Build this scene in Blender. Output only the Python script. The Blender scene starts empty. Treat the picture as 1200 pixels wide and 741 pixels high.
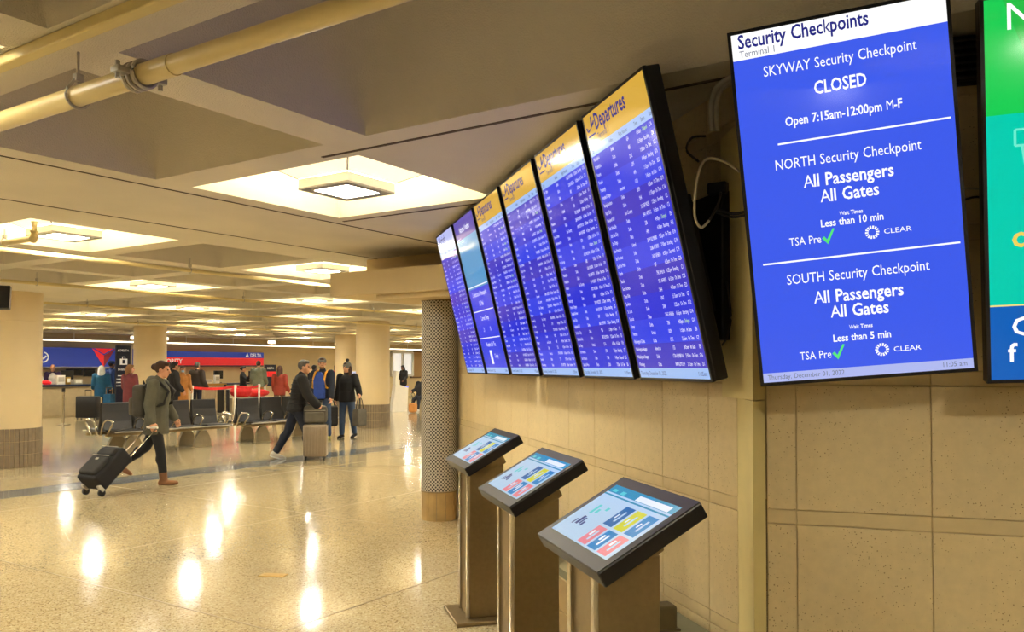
import bpy, bmesh, math, random
from mathutils import Vector, Matrix
random.seed(7)
SC = bpy.context.scene
COL = SC.collection
R = math.radians
# ------------------------------------------------------------------ camera, light, exposure
FPX, HOR, PITCH, EYE, PHI = 962.0, 430.0, R(1.4), 1.6, R(33.2)
SP, CP = math.sin(PHI), math.cos(PHI)
PPY = HOR - FPX * math.tan(PITCH)
cam = bpy.data.objects.new('camera', bpy.data.cameras.new('camera'))
COL.objects.link(cam)
SC.camera = cam
cam.data.sensor_fit = 'HORIZONTAL'
cam.data.sensor_width = 36.0
cam.data.lens = 36.0 * FPX / 1200.0
cam.data.shift_y = (PPY - 370.5) / 1200.0
cam.data.clip_end = 300
cam.location = (0, 0, EYE)
cam.rotation_euler = (R(90) + PITCH, 0, PHI - R(90))
w = bpy.data.worlds.new('world'); SC.world = w
w.use_nodes = True
w.node_tree.nodes['Background'].inputs[0].default_value = (1.0, .93, .8, 1)
w.node_tree.nodes['Background'].inputs[1].default_value = .3
vs = SC.view_settings
vs.view_transform = 'Standard'; vs.look = 'None'; vs.gamma = 1.0; vs.exposure = 0.0
vs.use_curve_mapping = False
LAMP_LENS, LAMP_WING, LAMP_UP = 128.0, .8, 70.0      # what the ceiling luminaires give off
SC.cycles.sample_clamp_indirect = 60.0

# ------------------------------------------------------------------ coordinates
def C2W(x, d, z=EYE):                    # right of / ahead of the camera position -> world
    return Vector((x * SP + d * CP, -x * CP + d * SP, z))
def PD(px, d, z=0.0):                    # bearing of an image column at a given distance ahead
    return C2W((px - 600) / FPX * d, d, z)
def G(px, py, z=0.0):                    # point of the level z seen at a pixel
    d = FPX * (z - EYE) / (HOR - py)
    return PD(px, d, z)
def PYW(px, Y, z=0.0):                   # bearing of an image column on the plane y = Y
    t = (px - 600) / FPX
    d = Y / (SP - t * CP)
    return PD(px, d, z)
def ANG(a):                              # heading: 0 = image right, 90 = away from the camera
    return R(a) + PHI - R(90)

# ------------------------------------------------------------------ materials
MATS = {}
def srgb(c):
    return tuple((v / 12.92 if v <= .04045 else ((v + .055) / 1.055) ** 2.4) for v in [q / 255 for q in c])
def mat(name, rgb, rough=.5, metal=0.0, spec=.5, noise=None, emit=None, bump=None, coat=0.0, alpha=None):
    """rgb in 0..255 display values; noise=(scale, amount); emit=(rgb, strength); bump=(scale, strength)"""
    if name in MATS: return MATS[name]
    m = bpy.data.materials.new(name); m.use_nodes = True
    nt = m.node_tree; b = nt.nodes['Principled BSDF']
    c = srgb(rgb)
    b.inputs['Base Color'].default_value = (*c, 1)
    b.inputs['Roughness'].default_value = rough
    b.inputs['Metallic'].default_value = metal
    b.inputs['Specular IOR Level'].default_value = spec
    b.inputs['Coat Weight'].default_value = coat
    if emit:
        b.inputs['Emission Color'].default_value = (*srgb(emit[0]), 1)
        b.inputs['Emission Strength'].default_value = emit[1]
    if noise or bump:
        tc = nt.nodes.new('ShaderNodeTexCoord')
    if noise:
        n = nt.nodes.new('ShaderNodeTexNoise'); n.inputs['Scale'].default_value = noise[0]; n.inputs['Detail'].default_value = 6
        nt.links.new(tc.outputs['Object'], n.inputs['Vector'])
        r = nt.nodes.new('ShaderNodeMapRange')
        r.inputs['From Min'].default_value = .3; r.inputs['From Max'].default_value = .7
        r.inputs['To Min'].default_value = 1 - noise[1]; r.inputs['To Max'].default_value = 1 + noise[1]
        nt.links.new(n.outputs['Fac'], r.inputs['Value'])
        mx = nt.nodes.new('ShaderNodeMix'); mx.data_type = 'RGBA'; mx.blend_type = 'MULTIPLY'
        mx.inputs['Factor'].default_value = 1
        mx.inputs['A'].default_value = (*c, 1)
        nt.links.new(r.outputs['Result'], mx.inputs['B'])
        nt.links.new(mx.outputs['Result'], b.inputs['Base Color'])
    if bump:
        n2 = nt.nodes.new('ShaderNodeTexNoise'); n2.inputs['Scale'].default_value = bump[0]; n2.inputs['Detail'].default_value = 4
        nt.links.new(tc.outputs['Object'], n2.inputs['Vector'])
        bp = nt.nodes.new('ShaderNodeBump'); bp.inputs['Strength'].default_value = bump[1]; bp.inputs['Distance'].default_value = .01
        nt.links.new(n2.outputs['Fac'], bp.inputs['Height'])
        nt.links.new(bp.outputs['Normal'], b.inputs['Normal'])
    MATS[name] = m
    return m
def glow(name, rgb, strength=1.0, rough=.12, spec=.5):     # a lit screen behind glossy glass
    return mat(name, (4, 4, 6), rough, 0, spec, emit=(rgb, strength))

def terrazzo(name, base, dark, light, scale, rough, wav):
    m = bpy.data.materials.new(name); m.use_nodes = True; nt = m.node_tree; b = nt.nodes['Principled BSDF']
    tc = nt.nodes.new('ShaderNodeTexCoord')
    v = nt.nodes.new('ShaderNodeTexVoronoi'); v.inputs['Scale'].default_value = scale
    nt.links.new(tc.outputs['Object'], v.inputs['Vector'])
    sep = nt.nodes.new('ShaderNodeSeparateColor'); nt.links.new(v.outputs['Color'], sep.inputs[0])
    cr = nt.nodes.new('ShaderNodeValToRGB'); nt.links.new(sep.outputs[0], cr.inputs[0])
    el = cr.color_ramp.elements; cr.color_ramp.interpolation = 'CONSTANT'
    el[0].position = 0; el[0].color = (*srgb(dark), 1)
    el[1].position = .12; el[1].color = (*srgb(base), 1)
    e = el.new(.78); e.color = (*srgb(light), 1)
    n = nt.nodes.new('ShaderNodeTexNoise'); n.inputs['Scale'].default_value = .6; n.inputs['Detail'].default_value = 3
    nt.links.new(tc.outputs['Object'], n.inputs['Vector'])
    r = nt.nodes.new('ShaderNodeMapRange'); r.inputs['To Min'].default_value = .86; r.inputs['To Max'].default_value = 1.12
    nt.links.new(n.outputs['Fac'], r.inputs['Value'])
    mx = nt.nodes.new('ShaderNodeMix'); mx.data_type = 'RGBA'; mx.blend_type = 'MULTIPLY'; mx.inputs['Factor'].default_value = 1
    nt.links.new(cr.outputs[0], mx.inputs['A']); nt.links.new(r.outputs['Result'], mx.inputs['B'])
    nt.links.new(mx.outputs['Result'], b.inputs['Base Color'])
    b.inputs['Roughness'].default_value = rough
    b.inputs['Specular IOR Level'].default_value = .7
    n2 = nt.nodes.new('ShaderNodeTexNoise'); n2.inputs['Scale'].default_value = 2.2; n2.inputs['Detail'].default_value = 2
    nt.links.new(tc.outputs['Object'], n2.inputs['Vector'])
    bp = nt.nodes.new('ShaderNodeBump'); bp.inputs['Strength'].default_value = wav; bp.inputs['Distance'].default_value = .02
    nt.links.new(n2.outputs['Fac'], bp.inputs['Height']); nt.links.new(bp.outputs['Normal'], b.inputs['Normal'])
    MATS[name] = m
    return m
def pitted(name, base, pit):              # cream cast stone with small dark pits
    m = bpy.data.materials.new(name); m.use_nodes = True; nt = m.node_tree; b = nt.nodes['Principled BSDF']
    tc = nt.nodes.new('ShaderNodeNewGeometry')
    v = nt.nodes.new('ShaderNodeTexVoronoi'); v.inputs['Scale'].default_value = 75
    nt.links.new(tc.outputs['Position'], v.inputs['Vector'])
    n0 = nt.nodes.new('ShaderNodeTexNoise'); n0.inputs['Scale'].default_value = 5; n0.inputs['Detail'].default_value = 2
    nt.links.new(tc.outputs['Position'], n0.inputs['Vector'])
    th = nt.nodes.new('ShaderNodeMapRange'); th.inputs['From Min'].default_value = .3; th.inputs['From Max'].default_value = .8
    th.inputs['To Min'].default_value = .05; th.inputs['To Max'].default_value = .24
    nt.links.new(n0.outputs['Fac'], th.inputs['Value'])
    lt = nt.nodes.new('ShaderNodeMath'); lt.operation = 'LESS_THAN'
    nt.links.new(v.outputs['Distance'], lt.inputs[0]); nt.links.new(th.outputs['Result'], lt.inputs[1])
    n = nt.nodes.new('ShaderNodeTexNoise'); n.inputs['Scale'].default_value = 30; n.inputs['Detail'].default_value = 8
    nt.links.new(tc.outputs['Position'], n.inputs['Vector'])
    r = nt.nodes.new('ShaderNodeMapRange'); r.inputs['To Min'].default_value = .88; r.inputs['To Max'].default_value = 1.1
    nt.links.new(n.outputs['Fac'], r.inputs['Value'])
    mu = nt.nodes.new('ShaderNodeMix'); mu.data_type = 'RGBA'; mu.blend_type = 'MULTIPLY'; mu.inputs['Factor'].default_value = 1
    mu.inputs['A'].default_value = (*srgb(base), 1); nt.links.new(r.outputs['Result'], mu.inputs['B'])
    mx = nt.nodes.new('ShaderNodeMix'); mx.data_type = 'RGBA'
    nt.links.new(lt.outputs[0], mx.inputs['Factor'])
    nt.links.new(mu.outputs['Result'], mx.inputs['A']); mx.inputs['B'].default_value = (*srgb(pit), 1)
    nt.links.new(mx.outputs['Result'], b.inputs['Base Color'])
    b.inputs['Roughness'].default_value = .45
    MATS[name] = m
    return m
def perforated(name):                     # metal sheet with staggered round holes, in UV metres
    m = bpy.data.materials.new(name); m.use_nodes = True; nt = m.node_tree; b = nt.nodes['Principled BSDF']
    uv = nt.nodes.new('ShaderNodeUVMap')
    mp = nt.nodes.new('ShaderNodeMapping'); mp.inputs['Rotation'].default_value = (0, 0, R(45)); mp.inputs['Scale'].default_value = (38, 38, 38)
    nt.links.new(uv.outputs[0], mp.inputs['Vector'])
    v = nt.nodes.new('ShaderNodeTexVoronoi'); v.voronoi_dimensions = '2D'; v.inputs['Scale'].default_value = 1; v.inputs['Randomness'].default_value = 0
    nt.links.new(mp.outputs[0], v.inputs['Vector'])
    cr = nt.nodes.new('ShaderNodeValToRGB'); nt.links.new(v.outputs['Distance'], cr.inputs[0])
    cr.color_ramp.elements[0].position = .34; cr.color_ramp.elements[0].color = (*srgb((74, 70, 64)), 1)
    cr.color_ramp.elements[1].position = .42; cr.color_ramp.elements[1].color = (*srgb((200, 194, 180)), 1)
    nt.links.new(cr.outputs[0], b.inputs['Base Color'])
    b.inputs['Roughness'].default_value = .45; b.inputs['Metallic'].default_value = .3
    MATS[name] = m
    return m

M_FLOOR = terrazzo('floor_terrazzo', (186, 168, 128), (140, 118, 82), (206, 192, 158), 110, .11, .11)
M_BORDER = terrazzo('floor_blue_terrazzo', (104, 112, 118), (60, 70, 84), (140, 142, 138), 110, .11, .11)
M_STONE = pitted('cream_cast_stone', (220, 198, 150), (156, 128, 86))
M_BAND = mat('cream_stone_band', (212, 190, 142), .45, noise=(14, .05))
M_JOINT = mat('stone_joint', (206, 184, 138), .8, noise=(20, .05))
M_CEIL = mat('sprayed_concrete', (216, 207, 188), .9, noise=(1.5, .05), bump=(140, .5))
M_COFF = mat('white_coffer_lining', (236, 228, 206), .8, noise=(2, .02))
M_PLASTER = mat('cream_plaster', (206, 184, 138), .7, noise=(2, .04))
M_COLUMN = mat('cream_column_paint', (214, 192, 148), .5, noise=(2, .03))
M_STAVE = mat('grey_brown_tile', (132, 116, 92), .45, noise=(12, .12))
M_PERF = perforated('perforated_steel')
M_OAK = mat('tan_stone_skirt', (176, 146, 92), .4, noise=(6, .14))
M_PIPE = mat('cream_pipe_paint', (216, 196, 138), .35, noise=(5, .03))
M_STEEL = mat('brushed_steel', (150, 132, 98), .38, .85, noise=(40, .06))
M_CHROME = mat('chrome', (214, 208, 196), .16, 1.0, noise=(40, .02))
M_BLACK = mat('black_plastic', (22, 19, 18), .38, noise=(30, .1))
M_BEZEL = mat('dark_brown_bezel', (34, 28, 23), .5, noise=(30, .08))
M_MOUNT = mat('black_mount_steel', (14, 13, 13), .6, noise=(30, .1))
M_GREY = mat('grey_metal', (178, 172, 158), .45, .2, noise=(30, .05))
M_FRAME = mat('grey_lens_frame', (150, 146, 138), .5, noise=(30, .04))
M_RACE = mat('cream_raceway_paint', (222, 204, 140), .5, noise=(8, .04))
M_LEDGE = mat('grey_green_ledge', (128, 126, 98), .5, noise=(10, .07))
M_SLATE = mat('tan_ledge_tile', (170, 146, 100), .45, noise=(10, .07))
M_GAP = mat('dark_joint_sealant', (92, 78, 58), .9, noise=(30, .08))
M_SEAT = mat('charcoal_vinyl', (44, 41, 38), .42, noise=(30, .08))
M_WHITE = mat('white_paint', (226, 222, 210), .4, noise=(10, .03))
M_COUNTER = mat('beige_laminate', (178, 160, 124), .45, noise=(8, .05))
M_NAVY = mat('navy_laminate', (26, 36, 62), .4, noise=(8, .05))
M_BRASS = mat('brass_plate', (176, 138, 56), .35, .6, noise=(30, .1))
M_DARKWIRE = mat('dark_cable', (30, 27, 24), .5, noise=(20, .05))
M_PALEWIRE = mat('pale_cable', (178, 166, 140), .5, noise=(20, .05))
E_LENS = mat('lamp_lens', (240, 235, 220), .4, emit=((255, 251, 238), LAMP_LENS))
E_WING = mat('lamp_wing', (240, 232, 210), .6, emit=((255, 247, 222), LAMP_WING))
E_UP = mat('lamp_tubes', (240, 235, 220), .4, emit=((255, 250, 232), LAMP_UP))
E_TUBE = mat('strip_lamp', (240, 235, 220), .4, emit=((255, 244, 215), 3.0))

# ------------------------------------------------------------------ mesh helpers
class MB:
    def __init__(self): self.v = []; self.f = []; self.m = []; self.uv = None
    def add(self, vs, fs, mi=0):
        o = len(self.v); self.v += [Vector(p) for p in vs]
        self.f += [tuple(i + o for i in f) for f in fs]; self.m += [mi] * len(fs)
        return self
    def box(self, c, s, mi=0, M=None, bev=0.0):
        x, y, z = [q / 2 for q in s]
        if bev > 0:
            bm = bmesh.new(); bmesh.ops.create_cube(bm, size=1)
            for v in bm.verts: v.co = Vector((v.co.x * s[0], v.co.y * s[1], v.co.z * s[2]))
            bmesh.ops.bevel(bm, geom=bm.edges[:], offset=bev, segments=2, affect='EDGES', profile=.5)
            vs = [v.co.copy() for v in bm.verts]; bm.verts.index_update()
            fs = [tuple(v.index for v in f.verts) for f in bm.faces]; bm.free()
        else:
            vs = [Vector(p) for p in ((-x, -y, -z), (x, -y, -z), (x, y, -z), (-x, y, -z), (-x, -y, z), (x, -y, z), (x, y, z), (-x, y, z))]
            fs = [(0, 3, 2, 1), (4, 5, 6, 7), (0, 1, 5, 4), (1, 2, 6, 5), (2, 3, 7, 6), (3, 0, 4, 7)]
        c = Vector(c)
        return self.add([(M @ p if M else p) + c for p in vs], fs, mi)
    def quad(self, a, b, c, d, mi=0): return self.add([a, b, c, d], [(0, 1, 2, 3)], mi)
    def prism(self, pts, z0, z1, mi=0):          # plan outline (counter-clockwise) pulled up
        n = len(pts)
        vs = [(p[0], p[1], z0) for p in pts] + [(p[0], p[1], z1) for p in pts]
        fs = [tuple(range(n - 1, -1, -1)), tuple(range(n, 2 * n))] + [(i, (i + 1) % n, n + (i + 1) % n, n + i) for i in range(n)]
        return self.add(vs, fs, mi)
    def extrude(self, pts, vec, mi=0):
        n = len(pts); vec = Vector(vec)
        vs = [Vector(p) for p in pts] + [Vector(p) + vec for p in pts]
        fs = [tuple(range(n - 1, -1, -1)), tuple(range(n, 2 * n))] + [(i, (i + 1) % n, n + (i + 1) % n, n + i) for i in range(n)]
        return self.add(vs, fs, mi)
    def lathe(self, prof, c=(0, 0, 0), n=24, mi=0, cap=True):
        vs = []; fs = []
        for r, z in prof:
            for i in range(n):
                a = 2 * math.pi * i / n; vs.append((c[0] + r * math.cos(a), c[1] + r * math.sin(a), c[2] + z))
        for k in range(len(prof) - 1):
            for i in range(n):
                j = (i + 1) % n; fs.append((k * n + i, k * n + j, (k + 1) * n + j, (k + 1) * n + i))
        if cap:
            fs.append(tuple(range(n - 1, -1, -1))); k = (len(prof) - 1) * n; fs.append(tuple(k + i for i in range(n)))
        return self.add(vs, fs, mi)
    def loft(self, rings, mi=0):                  # rings: lists of points with equal counts, capped
        n = len(rings[0]); vs = [p for r in rings for p in r]; fs = []
        for k in range(len(rings) - 1):
            for i in range(n):
                j = (i + 1) % n; fs.append((k * n + i, k * n + j, (k + 1) * n + j, (k + 1) * n + i))
        fs.append(tuple(range(n - 1, -1, -1))); k = (len(rings) - 1) * n; fs.append(tuple(k + i for i in range(n)))
        return self.add(vs, fs, mi)
    def tube(self, path, r, n=8, mi=0, closed=False):
        path = [Vector(p) for p in path]; rings = []
        m = len(path); up = Vector((0, 0, 1))
        for i, p in enumerate(path):
            t = (path[(i + 1) % m] - path[i - 1]) if closed else (path[min(i + 1, m - 1)] - path[max(i - 1, 0)])
            t.normalize()
            a = t.cross(up)
            if a.length < .05: a = t.cross(Vector((1, 0, 0)))
            a.normalize(); b = t.cross(a).normalized()
            rr = r[i] if isinstance(r, (list, tuple)) else r
            rings.append([p + (a * math.cos(2 * math.pi * k / n) + b * math.sin(2 * math.pi * k / n)) * rr for k in range(n)])
        if closed:
            vs = [q for rg in rings for q in rg]; fs = []
            for k in range(m):
                for i in range(n):
                    j = (i + 1) % n; k2 = (k + 1) % m
                    fs.append((k * n + i, k * n + j, k2 * n + j, k2 * n + i))
            return self.add(vs, fs, mi)
        return self.loft(rings, mi)
    def ball(self, c, r, mi=0, n=12, M=None):     # r scalar or (rx, ry, rz)
        if not isinstance(r, (tuple, list)): r = (r, r, r)
        rings = []
        h = n // 2
        for k in range(1, h):
            t = math.pi * k / h
            rings.append([Vector((r[0] * math.sin(t) * math.cos(2 * math.pi * i / n), r[1] * math.sin(t) * math.sin(2 * math.pi * i / n), -r[2] * math.cos(t))) for i in range(n)])
        vs = [q for rg in rings for q in rg]; b = len(vs)
        vs += [Vector((0, 0, -r[2])), Vector((0, 0, r[2]))]
        fs = []
        for k in range(len(rings) - 1):
            for i in range(n):
                j = (i + 1) % n; fs.append((k * n + i, k * n + j, (k + 1) * n + j, (k + 1) * n + i))
        for i in range(n):
            fs.append((b, (i + 1) % n, i)); q = (len(rings) - 1) * n; fs.append((b + 1, q + i, q + (i + 1) % n))
        c = Vector(c)
        return self.add([(M @ p if M else p) + c for p in vs], fs, mi)
    def cone(self, p, q, r1, r2, n=12, mi=0):     # limb with rounded ends
        p = Vector(p); q = Vector(q); t = (q - p)
        if t.length < 1e-6: return self.ball(p, r1, mi, n)
        t.normalize(); a = t.cross(Vector((.3, .5, .81)))
        a.normalize(); b = t.cross(a)
        rings = []
        def ring(c, r): rings.append([c + (a * math.cos(2 * math.pi * k / n) + b * math.sin(2 * math.pi * k / n)) * r for k in range(n)])
        for s in (.97, .8, .5, .2): ring(p - t * r1 * s, r1 * math.sqrt(1 - s * s))
        ring(p, r1); ring(p.lerp(q, .5), (r1 + r2) / 2); ring(q, r2)
        for s in (.2, .5, .8, .97): ring(q + t * r2 * s, r2 * math.sqrt(1 - s * s))
        return self.loft(rings, mi)
    def mesh(self, name, mats, smooth=False):
        me = bpy.data.meshes.new(name); me.from_pydata([tuple(v) for v in self.v], [], self.f)
        for m in (mats if isinstance(mats, (list, tuple)) else [mats]): me.materials.append(m)
        me.polygons.foreach_set('material_index', self.m)
        if smooth: me.shade_smooth() if smooth == True else me.shade_smooth()
        me.update()
        return me
    def build(self, name, mats, parent=None, smooth=False, kind=None):
        me = self.mesh(name, mats, smooth)
        if smooth == 'auto': me.set_sharp_from_angle(angle=R(35))
        return link(name, me, parent, kind)
def link(name, data, parent=None, kind=None, loc=None, rz=None):
    o = bpy.data.objects.new(name, data); COL.objects.link(o)
    if parent: o.parent = parent
    if kind: o['kind'] = kind
    if loc is not None: o.location = loc
    if rz is not None: o.rotation_euler = (0, 0, rz)
    return o
def tag(o, label, cat, group=None):
    o['label'] = label; o['category'] = cat
    if group: o['group'] = group
    return o
def thing(name, label, cat, loc=(0, 0, 0), rz=0.0, group=None):
    return tag(link(name, None, loc=loc, rz=rz), label, cat, group)
def copy_tree(o, parent=None):
    c = o.copy(); COL.objects.link(c); c.parent = parent
    for ch in list(o.children): copy_tree(ch, c)
    return c
def struct(o): o['kind'] = 'structure'; return o
def remesh(mb, name, mats, voxel, it=4, parent=None):
    me = mb.mesh('tmp', mats); o = bpy.data.objects.new('tmp', me); COL.objects.link(o)
    r = o.modifiers.new('r', 'REMESH'); r.mode = 'VOXEL'; r.voxel_size = voxel; r.use_smooth_shade = True
    if it:
        s = o.modifiers.new('s', 'SMOOTH'); s.factor = .5; s.iterations = it
    dg = bpy.context.evaluated_depsgraph_get()
    out = bpy.data.meshes.new_from_object(o.evaluated_get(dg)); out.name = name
    bpy.data.objects.remove(o); bpy.data.meshes.remove(me)
    out.materials.clear()
    for m in (mats if isinstance(mats, (list, tuple)) else [mats]): out.materials.append(m)
    out.polygons.foreach_set('material_index', [0] * len(out.polygons))
    out.shade_smooth()
    return link(name, out, parent)

# glyphs of the built-in font, made once
GLY = {}
def make_glyphs():
    chars = sorted(set('ABCDEFGHIJKLMNOPQRSTUVWXYZabcdefghijklmnopqrstuvwxyz0123456789:.,-/!'))
    tmp = []
    for bold in (0, 1):
        for ch in ['HH'] + chars:
            pair = []
            for s in ((ch,) if ch == 'HH' else (ch, 'H' + ch + 'H')):
                cu = bpy.data.curves.new('g', 'FONT'); cu.body = s; cu.resolution_u = 2; cu.size = 1
                if bold: cu.offset = 0 if any(c in 'MNWVAKvwk' for c in ch) and ch != 'HH' else .018
                o = bpy.data.objects.new('g', cu); COL.objects.link(o); pair.append(o)
            tmp.append((bold, ch, pair))
    dg = bpy.context.evaluated_depsgraph_get(); dg.update()
    hh = {}
    for bold, ch, pair in tmp:
        ms = [bpy.data.meshes.new_from_object(o.evaluated_get(dg)) for o in pair]
        xs = lambda m: [v.co.x for v in m.vertices] or [0]
        if ch == 'HH': hh[bold] = max(xs(ms[0])) - min(xs(ms[0]))
        else:
            adv = max(xs(ms[1])) - min(xs(ms[1])) - hh[bold]
            GLY[(bold, ch)] = ([v.co.copy() for v in ms[0].vertices], [tuple(p.vertices) for p in ms[0].polygons], adv)
        for m in ms: bpy.data.meshes.remove(m)
        for o in pair:
            cu = o.data; bpy.data.objects.remove(o); bpy.data.curves.remove(cu)
make_glyphs()
def text_width(s, size, bold=0, sx=1.0):
    return sum((.32 if c == ' ' else GLY[(bold, c)][2]) for c in s) * size * sx
def put_text(mb, s, x, y, size, O, U, V, align='L', bold=0, sx=1.0, mi=0):
    """letters in the plane O + u*U + v*V, baseline at (x, y)"""
    wd = text_width(s, size, bold, sx)
    if align == 'C': x -= wd / 2
    if align == 'R': x -= wd
    for c in s:
        if c == ' ': x += .32 * size * sx; continue
        vs, fs, adv = GLY[(bold, c)]
        mb.add([O + U * (x + p.x * size * sx) + V * (y + p.y * size) for p in vs], fs, mi)
        x += adv * size * sx
UX, UZ = Vector((1, 0, 0)), Vector((0, 0, 1))

# ================================================================== THE SETTING
H = 1.2                                     # ceiling above the eye
ZC = EYE + H
XMIN, XMAX, YMIN, YMAX = -7.0, 41.0, -7.5, 29.6
# ---- floor
fl = MB(); fl.box(((XMIN + XMAX) / 2, (YMIN + YMAX) / 2, -.06), (XMAX - XMIN, YMAX - YMIN, .12))
struct(fl.build('floor', M_FLOOR))
fb = MB()
fb.box((17, 10.95, .001), (48, .62, .004))
struct(fb.build('trim_1', M_BORDER))
fj = MB()                                   # thin divider strips let into the terrazzo
for x in (3.4, 6.3, 9.2, 12.1): fj.box((x, 4, .0006), (.012, 13.2, .0016))
for y in (1.0, 3.9, 6.8, 9.7): fj.box((15, y, .0006), (40, .012, .0016))
struct(fj.build('trim_2', mat('divider_strip', (150, 128, 86), .3, .3, noise=(9, .05))))
d0 = G(322, 673)
pl = MB(); pl.box((0, 0, .002), (.2, .1, .006), bev=.002)
for sx in (-.07, .07): pl.lathe([(.012, 0), (.012, .0065)], (sx, 0, 0), 10)
o = pl.build('floor_plate', M_BRASS); o.location = d0; o.rotation_euler = (0, 0, ANG(-10))
tag(o, 'small brass cover plate set in the shiny terrazzo floor', 'floor plate')

# ---- coffered ceiling
def xk(k): return (2.83 + 1.35 * k) * H
def yj(j):
    if j >= 1: return (5.73 + 1.49 * (j - 1)) * H
    return (2.72, -.26)[-j] * H if j > -2 else (-.26 + 1.474 * (j + 1)) * H
CW = 1.13 * H
def cdj(j): return (2.726 if j == -1 else 1.26) * H
TW = math.tan(R(16))
def in_room(X, Y):                           # on the concourse side of the two right-hand walls
    x = X * SP - Y * CP; d = X * CP + Y * SP
    if d > 9.3: return True
    left = x < 1.93 - TW * d
    right = (d - 3.17) < (x - .98) * (-.3 / .954)
    return left and (right or x < .98)
cm = MB()
ks = [k for k in range(-7, 28) if XMIN < xk(k) and xk(k) + CW < XMAX]
js = [j for j in range(-6, 14) if YMIN < yj(j) and yj(j) + cdj(j) < YMAX]
COLUMNS = [PD(12, 13.3), PD(437, 21.7), PD(176, 24.3), PD(406, 31.0)]
lit, coff = [], set()
for k in ks:
    for j in js:
        cx, cy = xk(k) + CW / 2, yj(j) + cdj(j) / 2
        if any(abs(cx - c.x) < 1.2 and abs(cy - c.y) < 1.3 for c in COLUMNS): continue
        if k >= 0 and j in (0, -1) and (k, j) != (0, 0) and not all(in_room(x, y) for x in (xk(k), xk(k) + CW) for y in (yj(j), yj(j) + cdj(j))): continue
        coff.add((k, j))
        if k % 2 == 0 and (j % 2 == 0 if j <= 0 else j % 2 == 1): lit.append((k, j))
xc = sorted([XMIN, XMAX] + [q for k in ks for q in (xk(k), xk(k) + CW)])
yc = sorted([YMIN, YMAX] + [q for j in js for q in (yj(j), yj(j) + cdj(j))])
for a in range(len(xc) - 1):
    for b in range(len(yc) - 1):
        if a % 2 == 1 and b % 2 == 1 and (ks[a // 2], js[b // 2]) in coff: continue
        cm.quad((xc[a], yc[b], ZC), (xc[a], yc[b + 1], ZC), (xc[a + 1], yc[b + 1], ZC), (xc[a + 1], yc[b], ZC))
def coffer(k, j, depth, taper, rad, mi):
    x0, y0, x1, y1 = xk(k), yj(j), xk(k) + CW, yj(j) + cdj(j)
    n = 5; rings = []
    for t in (0, .12, .45, 1.0):
        z = ZC + depth * t; ins = taper * t; r = rad * min(1, t * 1.6) + .0005; pts = []
        for (cx, cy, a0) in ((x1 - ins - r, y1 - ins - r, 0), (x0 + ins + r, y1 - ins - r, 90), (x0 + ins + r, y0 + ins + r, 180), (x1 - ins - r, y0 + ins + r, 270)):
            for i in range(n):
                a = R(a0 + 90 * i / (n - 1)); pts.append((cx + r * math.cos(a), cy + r * math.sin(a), z))
        rings.append(pts)
    m = len(rings[0]); vs = [p for q in rings for p in q]; fs = []
    for q in range(len(rings) - 1):
        for i in range(m):
            i2 = (i + 1) % m; fs.append((q * m + i, (q + 1) * m + i, (q + 1) * m + i2, q * m + i2))
    fs.append(tuple((len(rings) - 1) * m + i for i in range(m - 1, -1, -1)))
    cm.add(vs, fs, mi)
for (k, j) in coff:
    if (k, j) in lit: coffer(k, j, .42, .10, .03, 1)
    else: coffer(k, j, .78, .10, .22, 0)
ceil = struct(cm.build('ceiling', [M_CEIL, M_COFF], smooth='auto'))
# sealed joints in the ceiling slab
ej = MB()
ej.box((2.76 * H, 1.3 * H + .55, ZC - .001), (.022, 2.3 * H * .98, .006))
ej.box((4.07 * H, 3.1 * H, ZC - .001), (.022, 1.9 * H, .006))
ej.box((2.6 * H, 4.14 * H, ZC - .001), (6.4 * H, .014, .006))
ej.box((2.6 * H, 5.2 * H, ZC - .001), (9 * H, .010, .006))
ej.build('sealed_joint', M_GAP, ceil)

# ---- right-hand walls of cast-stone panels with narrow bands
PANEL_MESH = {}
ROWS = []
for i in range(6):
    b0 = -.06 + .53 * i
    if i > 0: ROWS.append((b0, b0 + .055, 'band'))
    z0 = max(b0 + .055, 0.0); z1 = min(b0 + .53, ZC)
    if z1 > z0: ROWS.append((z0, z1, 'panel'))
def stone_wall(name, P, ang, cuts, back):
    """P: world point of s=0 at floor on the face; ang: world angle of the s direction; cuts: joints along s"""
    s0, s1 = cuts[0], cuts[-1]
    w_ = MB(); w_.box(((s0 + s1) / 2, back * (.006 + .06), ZC / 2 + .2), (s1 - s0, .12, ZC + .4))
    root = struct(w_.build(name, M_JOINT)); root.location = P; root.rotation_euler = (0, 0, ang)
    for a, b in zip(cuts[:-1], cuts[1:]):
        for z0, z1, kd in ROWS:
            wd, ht = round(b - a - .004, 3), round(z1 - z0 - .004, 3)
            key = (wd, ht, kd)
            if key not in PANEL_MESH:
                q = MB(); q.box((0, 0, 0), (wd, .024, ht), bev=.0015)
                PANEL_MESH[key] = q.mesh('stone_' + kd, M_STONE if kd == 'panel' else M_BAND)
            o = link('stone_' + kd, PANEL_MESH[key], root)
            o.location = ((a + b) / 2, back * .012 - (0.002 if kd == 'panel' else 0) * back, (z0 + z1) / 2)
    return root
WALL_A = ANG(90 + 16)                                   # direction of the board wall, going away
PW = C2W(1.93 - TW * 3.67, 3.67, 0)
cuts = [-.24] + [.455 * i for i in range(0, 12)] + [5.46]
stone_wall('wall_right', PW, WALL_A, cuts, -1)          # its back lies to the right: local -y
SEC_YAW = 107.5
WB = ANG(90 - SEC_YAW)                                  # direction of the screen wall, coming nearer
PB = C2W(.98, 3.17, 0)
stone_wall('wall_right_near', PB, WB, [0, .108] + [.108 + .465 * i for i in range(1, 9)], 1)

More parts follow.
